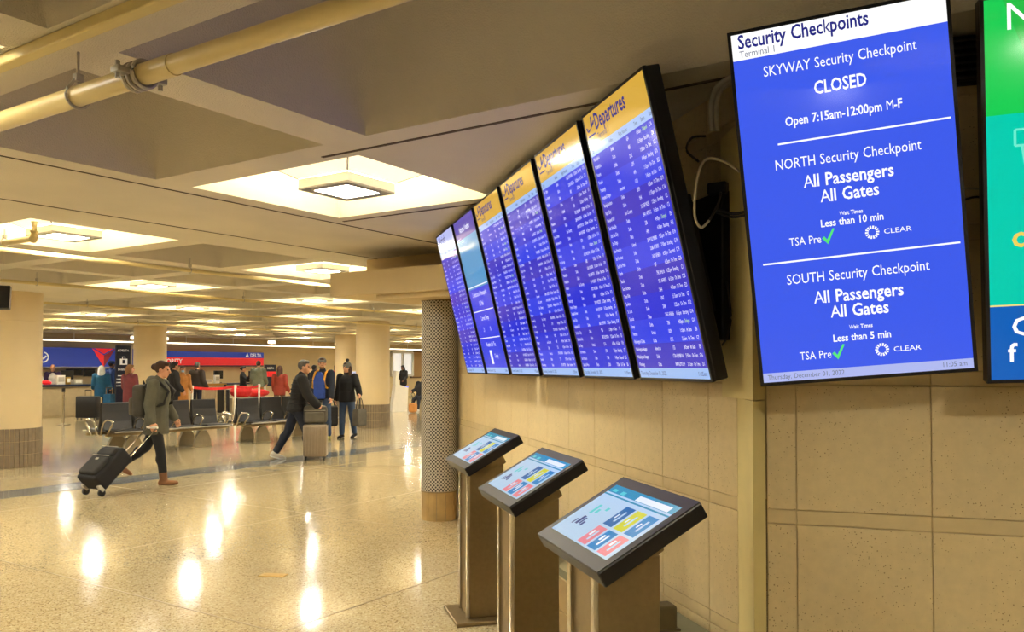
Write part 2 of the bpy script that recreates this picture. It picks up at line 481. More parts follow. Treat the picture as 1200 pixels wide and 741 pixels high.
# ---- plain outer walls
def plain_wall(name, c, s, m=M_PLASTER):
    q = MB(); q.box(c, s); return struct(q.build(name, m))
plain_wall('wall_back', ((XMIN + XMAX) / 2, YMAX + .1, 1.9), (XMAX - XMIN, .2, 4.0))
plain_wall('wall_far', (XMAX + .1, (YMIN + YMAX) / 2, 1.9), (.2, YMAX - YMIN, 4.0))
plain_wall('wall_behind', (XMIN - .1, (YMIN + YMAX) / 2, 1.9), (.2, YMAX - YMIN, 4.0))
plain_wall('wall_side', ((XMIN + XMAX) / 2, YMIN - .1, 1.9), (XMAX - XMIN, .2, 4.0))
# end return of the board wall
WE = C2W(1.93 - TW * 3.67, 3.67, 0) + Vector((math.cos(WALL_A), math.sin(WALL_A), 0)) * 5.46
q = MB(); q.box((2.2, .1, ZC / 2), (4.4, .2, ZC)); o = struct(q.build('wall_end', M_PLASTER)); o.location = WE; o.rotation_euler = (0, 0, WALL_A - R(90))

# ---- low ledge at the foot of the board wall
lg = MB(); lg.box((1.0, .165, .225), (2.4, .25, .45)); lroot = lg.build('trim_3', M_LEDGE)
struct(lroot); lroot.location = PW; lroot.rotation_euler = (0, 0, WALL_A)
tile = MB(); tile.box((0, 0, 0), (.449, .012, .178), bev=.002); tme = tile.mesh('ledge_tile', M_SLATE)
for i in range(4):
    for z in (.13, .315):
        o = link('ledge_tile', tme, lroot); o.location = (.2275 + .455 * i, .295, z)

# ---- lowered soffit over the end of the board wall
sf = MB()
sf.box((6.75, 5.0, 2.45), (1.3, 2.5, .24)); sf.box((7.1, 4.9, 2.69), (.6, 3.0, .26))
sf.box((6.35, 4.75, 2.305), (.30, 1.9, .05))
struct(sf.build('trim_4', M_PLASTER))

# ---- perforated pier at the wall's end
def pier():
    c = PD(515, 8.70); r = .19
    root = thing('pier', 'slim round pier clad in perforated steel at the end of the board wall', 'pier', c)
    n = 40; z0, z1 = .30, 2.325
    q = MB(); vs = []; fs = []
    for z in (z0, z1):
        for i in range(n): vs.append((r * math.cos(2 * math.pi * i / n), r * math.sin(2 * math.pi * i / n), z))
    for i in range(n): fs.append((i, (i + 1) % n, n + (i + 1) % n, n + i))
    q.add(vs, fs); o = q.build('perforated_cover', M_PERF, root, smooth=True)
    uv = o.data.uv_layers.new(name='UVMap'); L = 2 * math.pi * r
    for p in o.data.polygons:
        i = p.index; cu = [(i, z0), (i + 1, z0), (i + 1, z1), (i, z1)]
        for li, (a, z) in zip(p.loop_indices, cu): uv.data[li].uv = (L * a / n, z)
    q = MB()
    for i in range(12):
        a0, a1 = 2 * math.pi * (i + .03) / 12, 2 * math.pi * (i + .97) / 12
        pts = [(.184 * math.cos(a0 + (a1 - a0) * t / 3), .184 * math.sin(a0 + (a1 - a0) * t / 3)) for t in range(4)]
        pts += [(.15 * math.cos(a1 - (a1 - a0) * t / 3), .15 * math.sin(a1 - (a1 - a0) * t / 3)) for t in range(4)]
        q.prism(pts, 0, .30)
    q.build('stone_skirt', M_OAK, root, kind='stuff')
    q = MB(); q.lathe([(.197, .293), (.197, .305)], n=40); q.lathe([(.196, 2.29), (.196, 2.33)], n=40); q.lathe([(.175, 0), (.175, 2.33)], n=24)
    q.build('trim_ring', M_STEEL, root, smooth='auto')
pier()

# ---- round columns
def column(c, r, label):
    root = thing('column', label, 'column', (c.x, c.y, 0), 0, 'round cream columns')
    q = MB(); q.lathe([(r, .62), (r, 2.32), (r - .006, 2.322), (r - .006, 2.33), (r, 2.332), (r, ZC)], n=48); q.build('shaft', M_COLUMN, root, smooth='auto')
    q = MB(); n = 44
    for row in (0, 1, 2):
        for i in range(n):
            a0, a1 = 2 * math.pi * (i + .06) / n, 2 * math.pi * (i + .94) / n; ro = r + .016
            q.prism([(ro * math.cos(a0), ro * math.sin(a0)), (ro * math.cos(a1), ro * math.sin(a1)), ((r - .03) * math.cos(a1), (r - .03) * math.sin(a1)), ((r - .03) * math.cos(a0), (r - .03) * math.sin(a0))], .207 * row + .003, .207 * row + .204)
    q.build('tile_wainscot', M_STAVE, root, kind='stuff')
    q = MB(); q.lathe([(r - .005, 0), (r - .005, .63)], n=36); q.build('core', M_JOINT, root)
column(COLUMNS[0], .455, 'large round cream column at the left edge, tiled foot')
column(COLUMNS[1], .44, 'round cream column behind the woman with the pompom hat')
column(COLUMNS[2], .455, 'round cream column between the two airline fascia signs')
column(COLUMNS[3], .42, 'far round cream column standing left of the pompom-hat woman\'s column')

# ---- ceiling luminaires: a lens box with translucent wings in each lit coffer
def luminaire(ribs):
    root = thing('ceiling_light', 'x', 'ceiling light')
    s, t, zb = .23, .395, 0.0
    q = MB()
    for (a, b) in ((0, 1), (0, -1), (1, 0), (-1, 0)):
        if a == 0: q.box((0, b * (s - .036), .006), (2 * s, .072, .012))
        else: q.box((a * (s - .036), 0, .006), (.072, 2 * s - .144, .012))
    q.build('lens_frame', M_FRAME, root)
    q = MB(); i = s - .072
    q.quad((-i, -i, .004), (-i, i, .004), (i, i, .004), (i, -i, .004)); q.build('lens', E_LENS, root)
    q = MB()
    for (a, b) in ((0, 1), (0, -1), (1, 0), (-1, 0)):
        if a == 0: q.box((0, b * (s - .004), .042), (2 * s, .008, .06))
        else: q.box((a * (s - .004), 0, .042), (.008, 2 * s - .016, .06))
    q.build('lens_box', M_WHITE, root)
    cs = [(1, 1), (-1, 1), (-1, -1), (1, -1)]
    me = None
    for k in range(4):
        a, b = cs[k], cs[(k + 1) % 4]
        q = MB(); q.quad((a[0] * s, a[1] * s, .074), (a[0] * t, a[1] * t, .16), (b[0] * t, b[1] * t, .16), (b[0] * s, b[1] * s, .074))
        q.quad((a[0] * s, a[1] * s, .079), (b[0] * s, b[1] * s, .079), (b[0] * t, b[1] * t, .165), (a[0] * t, a[1] * t, .165))
        q.build('diffuser_wing', E_WING, root)
    if ribs:
        for k in range(4):
            a = cs[k]; q = MB(); q.tube([(a[0] * t, a[1] * t, .163), (a[0] * s, a[1] * s, .076)], .006, 6); q.build('wing_rib', M_FRAME, root)
        for sx in (-1, 1):
            q = MB(); q.tube([(sx * .12, 0, .07), (sx * .12, 0, .42)], .005, 6); q.build('hanger_rod', M_FRAME, root)
    q = MB()
    q.quad((-.2, -.2, .11), (.2, -.2, .11), (.2, .2, .11), (-.2, .2, .11)); q.build('lamp_tubes', E_UP, root)
    return root
near_names = {(0, 0): 'big square ceiling light in the white coffer nearest the departure boards',
              (0, 1): 'square ceiling light in the left white coffer behind the pipe hanger',
              (2, 1): 'square ceiling light in the white coffer beside the lowered soffit',
              (-2, 0): 'square ceiling light in the coffer cut by the top left corner',
              (4, 3): 'square ceiling light in the coffer above the quilted-jacket man',
              (4, 5): 'square ceiling light in the coffer above the PRIORITY sign',
              (2, 5): 'square ceiling light in the coffer above the left-edge column',
              (2, 3): 'square ceiling light in the coffer left of centre, above the red emblem sign'}
LUMN = LUMF = None
for (k, j) in sorted(lit, key=lambda q: q[0] ** 2 + q[1] ** 2):
    cx, cy = xk(k) + CW / 2, yj(j) + cdj(j) / 2
    if not in_room(cx, cy) or cx < -4 or cy < -4: continue
    if (k, j) in near_names:
        o = luminaire(True) if LUMN is None else copy_tree(LUMN); LUMN = o
        o['label'] = near_names[(k, j)]; o['group'] = 'square coffer lights'
    else:
        o = luminaire(False) if LUMF is None else copy_tree(LUMF); LUMF = o
        o['label'] = 'square ceiling light in one of the many small far coffers'; o['group'] = 'far square coffer lights'
    o.location = (cx, cy, ZC)

# ---- sprinkler pipes
def hanger(q, p, r, top, along):
    """ring round the pipe and a rod to the slab"""
    n = 14
    ring = []
    for i in range(n):
        a = 2 * math.pi * i / n
        off = Vector((math.cos(a), 0, math.sin(a))) if along == 'Y' else Vector((0, math.cos(a), math.sin(a)))
        ring.append(Vector(p) + off * (r + .006) + (Vector((0, 0, .02)) if math.sin(a) > .9 else Vector()))
    q.tube(ring, .006, 6, closed=True)
    q.tube([Vector(p) + Vector((0, 0, r + .01)), (p[0], p[1], top)], .005, 6)
    q.box(Vector(p) + Vector((0, 0, r + .03)), (.03, .03, .03), bev=.004)
PX = 1.69
root = thing('sprinkler_pipe', 'thick cream pipe hung across the top left corner of the ceiling', 'pipe', (PX, 0, 2.63))
q = MB(); q.tube([(0, -2.6, 0), (0, 2.50, 0)], .034, 20); q.tube([(0, 2.48, 0), (0, 7.5, 0)], .038, 20); q.build('pipe', M_PIPE, root, smooth='auto')
pc = G(165, 88, 2.63); ph = G(78, 108, 2.63)
q = MB()
ring = [(.047 * math.cos(2 * math.pi * i / 20), pc.y + e, .047 * math.sin(2 * math.pi * i / 20)) for i in range(20) for e in (0,)]
for e in (-.03, 0, .03): q.tube([(p[0], p[1] + e, p[2]) for p in ring], .008, 6, closed=True)
q.box((.07, pc.y, .0), (.05, .05, .022), bev=.004); q.box((-.07, pc.y, .0), (.05, .05, .022), bev=.004)
q.tube([(.082, pc.y, -.03), (.082, pc.y, .03)], .008, 6); q.tube([(-.082, pc.y, -.03), (-.082, pc.y, .03)], .008, 6)
q.build('pipe_coupling', M_GREY, root, smooth='auto')
q = MB(); hanger(q, (0, ph.y, 0), .040, ZC - 2.63, 'Y'); hanger(q, (0, ph.y + 2.5, 0), .040, ZC - 2.63, 'Y'); q.build('hanger', M_GREY, root, smooth='auto')
# raceway on the rib above the pipe
q = MB(); q.box((1.30 * H, 3, ZC - .022), (.05, 14, .044), bev=.006); o = q.build('ceiling_raceway', M_RACE)
tag(o, 'cream conduit raceway fixed to the ceiling rib beside the thick pipe', 'raceway')
def branch(y, x0, x1, z, r, label, hx):
    root = thing('sprinkler_pipe', label, 'pipe', (0, y, z))
    q = MB(); q.tube([(x0, 0, 0), (x1, 0, 0)], r, 12); q.build('pipe', M_PIPE, root, smooth='auto')
    for x in hx:
        q = MB(); hanger(q, (x, 0, 0), r, ZC - z, 'X'); q.build('hanger', M_GREY, root, smooth='auto')
branch(7.9, 2.2, 9.2, 2.66, .022, 'thin cream sprinkler pipe crossing below the left lit coffer', (3.3, 5.6, 8.2))
branch(10.75, 2.0, 16, 2.66, .022, 'thin cream sprinkler pipe above the seating rows', (5.4, 8.6, 11.6, 14.5))
branch(14.2, 5.0, 22, 2.68, .022, 'thin cream sprinkler pipe in the middle distance of the ceiling', (8, 11, 14, 17))
branch(19.0, 8.0, 34, 2.68, .022, 'thin cream sprinkler pipe far back under the ceiling', (12, 16, 20, 24, 28))
q = MB(); e0 = G(38, 276, 2.70)
root = thing('pipe_stub', 'short cream pipe with an elbow under the left lit coffer', 'pipe', (e0.x, e0.y, 0))
q = MB(); q.tube([(0, .95, 2.68), (0, .06, 2.68), (0, .015, 2.69), (0, 0, 2.72), (0, 0, 2.82)], .026, 12); q.build('pipe', M_PIPE, root, smooth=True)
q = MB(); q.tube([(0, .03, 2.665), (0, 0, 2.69), (0, 0, 2.74)], .034, 12); q.build('elbow', M_PIPE, root, smooth=True)
q = MB(); hanger(q, (0, .5, 2.68), .028, ZC, 'Y'); q.build('hanger', M_GREY, root, smooth=True)
# sprinkler heads / small ceiling devices
for i, (px, py, lb) in enumerate(((58, 356, 'round white ceiling detector above the left column'), (198, 380, 'round white ceiling detector near the middle of the far ceiling'), (478, 376, 'round white ceiling detector beside the soffit end'))):
    p = G(px, py, ZC); p.x = min([xk(k) - .11 * H for k in ks], key=lambda x: abs(x - p.x))
    q = MB(); q.lathe([(.06, ZC - .012), (.06, ZC)], n=20); q.lathe([(.03, ZC - .05), (.045, ZC - .03), (.05, ZC - .012)], n=20)
    o = q.build('smoke_detector', M_WHITE, smooth='auto'); o.location = (p.x, p.y, 0)
    tag(o, lb, 'detector')

# ================================================================== SCREENS
def pose(o, c, yaw, tilt, roll=0.0):
    """stand a screen (local x = reading direction, z = up, faces -y) at world point c"""
    ux, ud = math.sin(yaw), math.cos(yaw)
    u = (C2W(ux, ud, 0) - C2W(0, 0, 0)).normalized(); z = Vector((0, 0, 1)); n0 = u.cross(z)
    v = z * math.cos(tilt) + n0 * math.sin(tilt)
    u2 = u * math.cos(roll) + v * math.sin(roll); v2 = v * math.cos(roll) - u * math.sin(roll)
    n = u2.cross(v2)
    M = Matrix((u2, -n, v2)).transposed().to_4x4(); M.translation = c
    o.matrix_world = M
BLUE = [glow('screen_blue_%d' % i, c) for i, c in enumerate(((32, 44, 214), (44, 62, 228), (50, 44, 196)))]
E_ORANGE = glow('screen_orange', (214, 168, 62)); E_PALE = glow('screen_pale_blue', (150, 186, 240)); E_WHITE = glow('screen_white', (236, 240, 255), 1.0)
E_NAVYT = glow('screen_navy_text', (28, 32, 130)); E_SEC = glow('screen_security_blue', (62, 92, 236)); E_BRIGHT = glow('screen_bright_white', (255, 255, 255), 1.05)
E_PURPLE = glow('screen_purple', (78, 66, 176)); E_TEALMAP = glow('screen_map_teal', (70, 150, 205)); E_LILAC = glow('screen_lilac', (176, 186, 240))
E_GREENTXT = glow('screen_green', (90, 235, 120)); E_YELLOWT = glow('screen_yellow_green', (190, 240, 120)); E_GREYT = glow('screen_grey_text', (110, 116, 140))

def rect(q, x0, x1, z0, z1, y, mi=0): q.quad((x0, y, z0), (x1, y, z0), (x1, y, z1), (x0, y, z1), mi)
def monitor(name, label, cat, W, Hh, th=.06, group=None):
    root = thing(name, label, cat, group=group)
    q = MB(); q.box((0, .012 + th / 2, 0), (W, th, Hh), bev=.006); q.build('housing', M_BLACK, root)
    b = .012
    for nm, c, s in (('bezel', (0, .006, Hh / 2 - b / 2), (W, .014, b)), ('bezel', (0, .006, -Hh / 2 + b / 2), (W, .014, b)),
                     ('bezel', (-W / 2 + b / 2, .006, 0), (b, .014, Hh - 2 * b)), ('bezel', (W / 2 - b / 2, .006, 0), (b, .014, Hh - 2 * b))):
        q = MB(); q.box(c, s); q.build(nm, M_BLACK, root)
    q = MB(); q.box((0, .012 + th + .025, .05), (W * .72, .05, Hh * .55), bev=.008); q.build('rear_cover', M_MOUNT, root)
    return root
def plane_icon(q, O, s, mi=0):
    pts = [(-.5, .05), (.1, -.12), (.28, .5), (.42, .5), (.4, -.02), (.62, .06), (.72, -.02), (.64, -.16), (-.34, -.16), (-.6, .28), (-.5, .30), (-.3, .06)]
    q.add([O + UX * (p[0] * s) + UZ * ((p[1] * .9 + .35 * p[0]) * s) for p in pts], [tuple(range(len(pts)))], mi)
    q.add([O + UX * (p[0] * s) + UZ * (p[1] * s) for p in ((-.5, -.55), (.6, -.55), (.6, -.45), (-.5, -.45))], [(0, 1, 2, 3)], mi)
CITIES = ['Oklahoma City', 'Omaha', 'Orlando', 'Palm Springs', 'Paris CDG', 'Philadelphia', 'Philadelphia', 'Phoenix', 'Phoenix', 'Pittsburgh', 'Portland Oregon', 'Raleigh-Durham', 'Rapid City', 'Reykjavik KEF', 'Salt Lake City',
          'Salt Lake City', 'San Diego', 'San Francisco', 'San Francisco', 'Sault Ste Marie', 'Seattle', 'Seattle', 'Seoul Incheon', 'Sioux Falls', 'Spokane', 'St. Louis', 'St. Louis', 'Tampa',
          'Toronto', 'Washington-Dulles', 'Washington-Reagan', 'Washington-Reagan', 'Winnipeg', 'Albany', 'Atlanta', 'Austin', 'Baltimore', 'Billings', 'Bismarck', 'Boston', 'Bozeman', 'Cancun', 'Charlotte', 'Chicago-Midway',
          'Chicago-OHare', 'Cleveland', 'Dallas', 'Denver', 'Des Moines', 'Detroit', 'Duluth', 'Fargo', 'Houston', 'Kansas City', 'Las Vegas', 'Los Angeles', 'Madison', 'Memphis', 'Miami', 'Milwaukee', 'Nashville', 'New Orleans']
def rows_text(root, W, Hh, start, n, z_top, z_bot, rnd):
    q = MB(); pitch = (z_top - z_bot) / n; sz = pitch * .66; O = Vector((0, -.0022, 0)); L = -W / 2 + .03
    y = MB()
    for i in range(n):
        z = z_top - (i + .72) * pitch; c = CITIES[(start + i) % len(CITIES)]
        put_text(q, c, L, z, sz, O, UX, UZ, sx=.62)
        put_text(q, rnd.choice(['Delta'] * 6 + ['American', 'Sun Country', 'United']), L + .20, z, sz, O, UX, UZ, sx=.62)
        if rnd.random() < .55: put_text(q, '%d %s%d' % (rnd.randint(40, 2900), rnd.choice(['KLM', 'WS', 'AF', 'SKY']), rnd.randint(3000, 9800)), L + .445, z, sz, O, UX, UZ, 'R', sx=.62)
        else: put_text(q, '%d' % rnd.randint(100, 2900), L + .39, z, sz, O, UX, UZ, 'R', sx=.62)
        put_text(q, '%d:%02d%s' % (rnd.randint(1, 12), rnd.choice((0, 5, 12, 15, 25, 30, 45, 50)), rnd.choice(('am', 'pm'))), L + .51, z, sz, O, UX, UZ, 'R', sx=.62)
        st = rnd.choice(['On Time'] * 6 + ['Boarding', 'Departed', 'At Gate', 'Delayed'])
        put_text(y if st == 'Delayed' else q, st, L + .521, z, sz, O, UX, UZ, sx=.55)
        put_text(q, '%s%d' % (rnd.choice('CDEFG'), rnd.randint(1, 22)), L + .608, z, sz, O, UX, UZ, 'R', sx=.62)
    q.build('flight_rows', E_WHITE, root, kind='stuff')
    if y.v: y.build('delayed_text', E_YELLOWT, root, kind='stuff')
def departures(label, start, seed, kind='dep'):
    W, Hh = .665, 1.25; rnd = random.Random(seed)
    root = monitor('flight_board', label, 'monitor', W, Hh, group='row of six tilted flight boards')
    x0, x1, z0, z1 = -W / 2 + .012, W / 2 - .012, -Hh / 2 + .012, Hh / 2 - .012
    q = MB(); zt, zb = z1 - .185, z0 + .045; n = 28
    head = {'dep': 0, 'arr': 5, 'info': 6}[kind]
    if kind != 'info':
        rect(q, x0, x1, z1 - .145, z1, -.0005, head); rect(q, x0, x1, zt, z1 - .145, -.0005, 1)
        p = (zt - zb) / 9
        for i in range(9): rect(q, x0, x1, zt - (i + 1) * p, zt - i * p, -.0005, 2 + (i * 7 + seed) % 3)
    else:
        rect(q, x0, x1, z1 - .15, z1, -.0005, 6); rect(q, x0, x1, z1 - .55, z1 - .15, -.0005, 7)
        rect(q, x0, x1, zb, z1 - .55, -.0005, 3)
    rect(q, x0, x1, z0, zb, -.0005, 1)
    q.build('display', [E_ORANGE, E_PALE, BLUE[0], BLUE[1], BLUE[2], E_LILAC, E_PURPLE, E_TEALMAP], root)
    O = Vector((0, -.0022, 0))
    q = MB()
    if kind != 'info':
        ttl = 'Departures' if kind == 'dep' else 'Arrivals'
        plane_icon(q, Vector((-W / 2 + .07, -.0022, z1 - .06)), .075)
        put_text(q, ttl, -W / 2 + .125, z1 - .085, .10, O, UX, UZ, bold=1, sx=.72)
        put_text(q, 'Terminal 1', -W / 2 + .13, z1 - .128, .036, O, UX, UZ, sx=.8)
        for t, x in (('City', .03), ('Airline', .23), ('Flight Number', .335), ('Time', .49), ('Status', .555), ('Gate', .63)):
            put_text(q, t, -W / 2 + x, zt + .011, .024, O, UX, UZ, sx=.62)
    put_text(q, 'Thursday, December 01, 2022', x0 + .015, z0 + .013, .026, O, UX, UZ, sx=.8)
    put_text(q, '11:05am', x1 - .015, z0 + .013, .026, O, UX, UZ, 'R', sx=.8)
    q.build('heading', E_NAVYT, root, kind='stuff')
    if kind != 'info': rows_text(root, W, Hh, start, n, zt, zb, rnd)
    else:
        q = MB()
        put_text(q, 'National Weather', 0, z1 - .10, .062, O, UX, UZ, 'C', 1, .75)
        put_text(q, 'Conditions in Minneapolis', 0, .0, .052, O, UX, UZ, 'C', sx=.8); put_text(q, 'St. Paul', 0, -.075, .052, O, UX, UZ, 'C', sx=.8)
        put_text(q, 'Current Temp', 0, -.19, .05, O, UX, UZ, 'C', sx=.8); put_text(q, '21', -.1, -.28, .05, O, UX, UZ, 'C', sx=.8); put_text(q, '0', .1, -.28, .05, O, UX, UZ, 'C', sx=.8)
        put_text(q, 'Weather for Thu', 0, -.40, .05, O, UX, UZ, 'C', sx=.8); put_text(q, 'Cloudy', .09, -.49, .045, O, UX, UZ, 'C', sx=.8)
        for z in (.075, -.12, -.335): rect(q, x0 + .01, x1 - .01, z, z + .008, -.0022)
        rect(q, -.09, -.03, -.54, -.43, -.0022)
        q.build('weather_text', E_WHITE, root, kind='stuff')
    return root
TILT = R(13.5)
YB = R(164.2)
b1 = C2W(.569, 3.416, 2.147); step = C2W(-math.sin(YB), -math.cos(YB), 0) - C2W(0, 0, 0)
names = ['nearest and largest-looking blue departures board, orange header, beside the security screen', 'second departures board from the security screen, orange header',
         'third departures board from the security screen, orange header', 'fourth departures board from the security screen, orange header',
         'flight board with a purple header and a blue weather map', 'farthest flight board of the row, pale lilac header, beside the perforated pier']
for i in range(6):
    r_ = departures(names[i], (5, 54, 34, 20, 0, 14)[i], i + 3, ('dep', 'dep', 'dep', 'dep', 'info', 'arr')[i])
    c = b1 + step * (.065 + .733 * i)
    pose(r_, c, YB, TILT)
    # wall bracket behind the screen
    q = MB(); q.box((0, .14, -.12), (.30, .10, .5), bev=.006); q.box((0, .24, -.28), (.12, .16, .16), bev=.006); q.build('wall_bracket', M_MOUNT, r_)
# ---- security checkpoint screen
def security():
    W, Hh = .69, 1.235
    root = monitor('information_screen', 'bright blue screen headed Security Checkpoints on the right-hand wall', 'monitor', W, Hh, .05)
    x0, x1, z0, z1 = -W / 2 + .012, W / 2 - .012, -Hh / 2 + .012, Hh / 2 - .012
    q = MB(); rect(q, x0, x1, z0 + .033, z1 - .088, -.0005, 0); rect(q, x0, x1, z1 - .088, z1, -.0005, 1); rect(q, x0, x1, z0, z0 + .033, -.0005, 2)
    q.build('display', [E_SEC, E_BRIGHT, E_LILAC], root)
    O = Vector((0, -.0022, 0)); q = MB()
    put_text(q, 'Security Checkpoints', x0 + .02, z1 - .050, .066, O, UX, UZ, bold=1, sx=.73)
    q.build('title', E_NAVYT, root, kind='stuff')
    q = MB(); put_text(q, 'Terminal 1', x0 + .022, z1 - .080, .032, O, UX, UZ, sx=.85)
    put_text(q, 'Thursday, December 01, 2022', x0 + .015, z0 + .010, .024, O, UX, UZ, sx=.85); put_text(q, '11:05 am', x1 - .018, z0 + .010, .024, O, UX, UZ, 'R', sx=.85)
    q.build('small_print', E_GREYT, root, kind='stuff')
    q = MB()
    T = lambda s, z, size, b=1, x=0.0, sx=.82: put_text(q, s, x, z, size, O, UX, UZ, 'C', b, sx)
    T('SKYWAY Security Checkpoint', .448, .050, 0, -.0, .755); T('CLOSED', .362, .060, 1, 0, .74); T('Open 7:15am-12:00pm M-F', .272, .043, 1, .0, .76)
    T('NORTH Security Checkpoint', .128, .050, 0, 0, .755); T('All Passengers', .056, .060); T('All Gates', .000, .060)
    T('Wait Times', -.052, .019, 1); T('Less than 10 min', -.084, .035, 1)
    T('SOUTH Security Checkpoint', -.268, .050, 0, 0, .755); T('All Passengers', -.342, .060); T('All Gates', -.396, .060)
    T('Wait Times', -.440, .019, 1); T('Less than 5 min', -.480, .035, 1)
    for z in (-.134, -.532):
        put_text(q, 'TSA Pre', -.205, z - .002, .040, O, UX, UZ, sx=.76)
        put_text(q, 'CLEAR', .095, z + .002, .024, O, UX, UZ, sx=1.2)
        for i in range(14):
            a = 2 * math.pi * i / 14; ca, sa = math.cos(a), math.sin(a); cx, cz = .060, z + .012
            q.quad((cx + ca * .012 - sa * .002, -.0022, cz + sa * .012 + ca * .002), (cx + ca * .012 + sa * .002, -.0022, cz + sa * .012 - ca * .002),
                   (cx + ca * .022 + sa * .003, -.0022, cz + sa * .022 - ca * .003), (cx + ca * .022 - sa * .003, -.0022, cz + sa * .022 + ca * .003))
    for z in (.212, -.192): rect(q, x0 + (.12 if z > 0 else .035), x1 - .012, z, z + .006, -.0022)
    q.build('notice_text', E_BRIGHT, root, kind='stuff')
    q = MB()
    for z in (-.134, -.532):
        x = -.205 + text_width('TSA Pre', .040, 0, .76) + .002
        q.add([(x, -.0024, z + .012), (x + .008, -.0024, z + .018), (x + .016, -.0024, z + .006), (x + .036, -.0024, z + .042), (x + .042, -.0024, z + .040), (x + .018, -.0024, z - .010)], [(0, 5, 2, 1), (2, 5, 4, 3)])
    q.build('green_tick', E_GREENTXT, root, kind='stuff')
    return root
SECP = (C2W(1.14, 2.757, 2.168), R(107.5), R(7.4), R(4.7))
sec = security(); pose(sec, *SECP)
q = MB(); q.box((0, .13, 0), (.4, .08, .4), bev=.006); q.box((.0, .20, -.05), (.12, .12, .2), bev=.006); q.build('wall_bracket', M_MOUNT, sec)
# ---- green advertising screen
def advert():
    W, Hh = .69, 1.235
    root = monitor('advert_screen', 'green and teal advertising screen cut off by the right edge', 'monitor', W, Hh, .05)
    x0, x1, z0, z1 = -W / 2 + .012, W / 2 - .012, -Hh / 2 + .012, Hh / 2 - .012
    q = MB(); rect(q, x0, x1, z1 - .36, z1, -.0005, 0); rect(q, x0, x1, z0 + .245, z1 - .36, -.0005, 1); rect(q, x0, x1, z0, z0 + .24, -.0005, 2); rect(q, x0, x1, z0 + .24, z0 + .245, -.0005, 3)
    q.add([(x0 + .05, -.0008, z1), (x0 + .3, -.0008, z1), (x0 + .12, -.0008, z1 - .2)], [(0, 2, 1)], 4)
    q.add([(x0 + .16, -.0008, z1 - .36), (x0 + .5, -.0008, z1 - .36), (x0 + .33, -.0008, z1 - .1)], [(0, 1, 2)], 4)
    q.build('display', [glow('ad_green', (24, 205, 84)), glow('ad_teal', (0, 205, 176)), glow('ad_blue', (14, 96, 186)), glow('ad_yellow', (245, 225, 130)), glow('ad_green_dark', (34, 190, 70))], root)
    O = Vector((0, -.0022, 0)); q = MB()
    put_text(q, 'N', x0 + .055, z1 - .10, .12, O, UX, UZ, bold=1)
    put_text(q, 'C', x0 + .06, z0 + .145, .085, O, UX, UZ, bold=1); put_text(q, 'f', x0 + .05, z0 + .06, .085, O, UX, UZ, bold=1)
    q.build('white_letters', E_BRIGHT, root, kind='stuff')
    q = MB(); put_text(q, 'o', x0 + .065, z0 + .43, .10, O, UX, UZ, bold=1); q.build('yellow_letter', glow('ad_yellow_letter', (240, 210, 90)), root, kind='stuff')
    q = MB()                                   # outline drawing of a cup
    cx, cz = x0 + .20, z0 + .80
    for a, b in (((-.12, 0), (.12, 0)), ((-.12, -.05), (.12, -.05)), ((-.12, 0), (-.12, -.05)), ((.12, 0), (.12, -.05)), ((-.10, -.05), (-.07, -.29)), ((.10, -.05), (.07, -.29)), ((-.07, -.29), (.07, -.29)), ((-.09, -.02), (-.075, -.04)), ((-.06, -.02), (-.045, -.04)), ((-.03, -.02), (-.015, -.04))):
        q.tube([(cx + a[0], -.002, cz + a[1]), (cx + b[0], -.002, cz + b[1])], .004, 6)
    q.build('cup_drawing', glow('ad_mint', (110, 235, 205)), root, kind='stuff')
    return root
ad = advert()
def sec_pos(ds, dn=0.0):
    u = C2W(math.sin(SECP[1]), math.cos(SECP[1]), 0) - C2W(0, 0, 0)
    return SECP[0] + u * ds
pose(ad, sec_pos(.745), SECP[1], SECP[2], R(2.0))
q = MB(); q.box((0, .13, 0), (.4, .08, .4), bev=.006); q.box((.0, .20, -.05), (.12, .12, .2), bev=.006); q.build('wall_bracket', M_MOUNT, ad)

# ---- corner raceway post, conduits and cables
post = thing('corner_raceway', 'cream metal raceway post in the corner beside the security screen', 'raceway')
p1, p2, p3, p4 = C2W(.944, 3.452), C2W(.908, 3.10), C2W(.972, 3.158), C2W(1.02, 3.44)
q = MB(); q.prism([p1, p2, p3, p4], 0, 1.47); q.build('lower_cover', M_RACE, post)
q = MB(); q.prism([PD(846, 3.50), p2, p3, p4], 1.474, 2.575); q.build('upper_cover', M_RACE, post)
bx = thing('cable_box', 'small dark power box with cables between departures board and raceway post', 'cable box')
cb = C2W(.86, 3.40, 2.34)
q = MB(); q.box(cb, (.06, .08, .05), bev=.006); q.build('plug', M_BLACK, bx)
q = MB(); q.box(C2W(.85, 3.50, 2.02), (.05, .26, .62), bev=.008, M=Matrix.Rotation(WALL_A - R(90), 3, 'Z')); q.build('black_backplate', M_MOUNT, bx)
def cable(pts, r, m, par, nm='cable'):
    ps = [Vector(p) for p in pts]; out = []
    for i in range(len(ps) - 1):
        a, b, c, d = ps[max(i - 1, 0)], ps[i], ps[i + 1], ps[min(i + 2, len(ps) - 1)]
        for k in range(6):
            t = k / 6; out.append(.5 * ((2 * b) + (c - a) * t + (2 * a - 5 * b + 4 * c - d) * t * t + (3 * b - a - 3 * c + d) * t ** 3))
    out.append(ps[-1]); q = MB(); q.tube(out, r, 8); return q.build(nm, m, par, smooth=True)
def V(px, py, d): return PD(px, d, EYE + (HOR - py) / FPX * d)
for dx in (0, 6): cable([V(836 + dx, 152, 3.38), V(835 + dx, 125, 3.36), V(838 + dx, 108, 3.32), V(846 + dx, 96, 3.26), V(862 + dx, 86, 3.18), V(880 + dx, 82, 3.1)], .011, M_GREY, post, 'conduit')
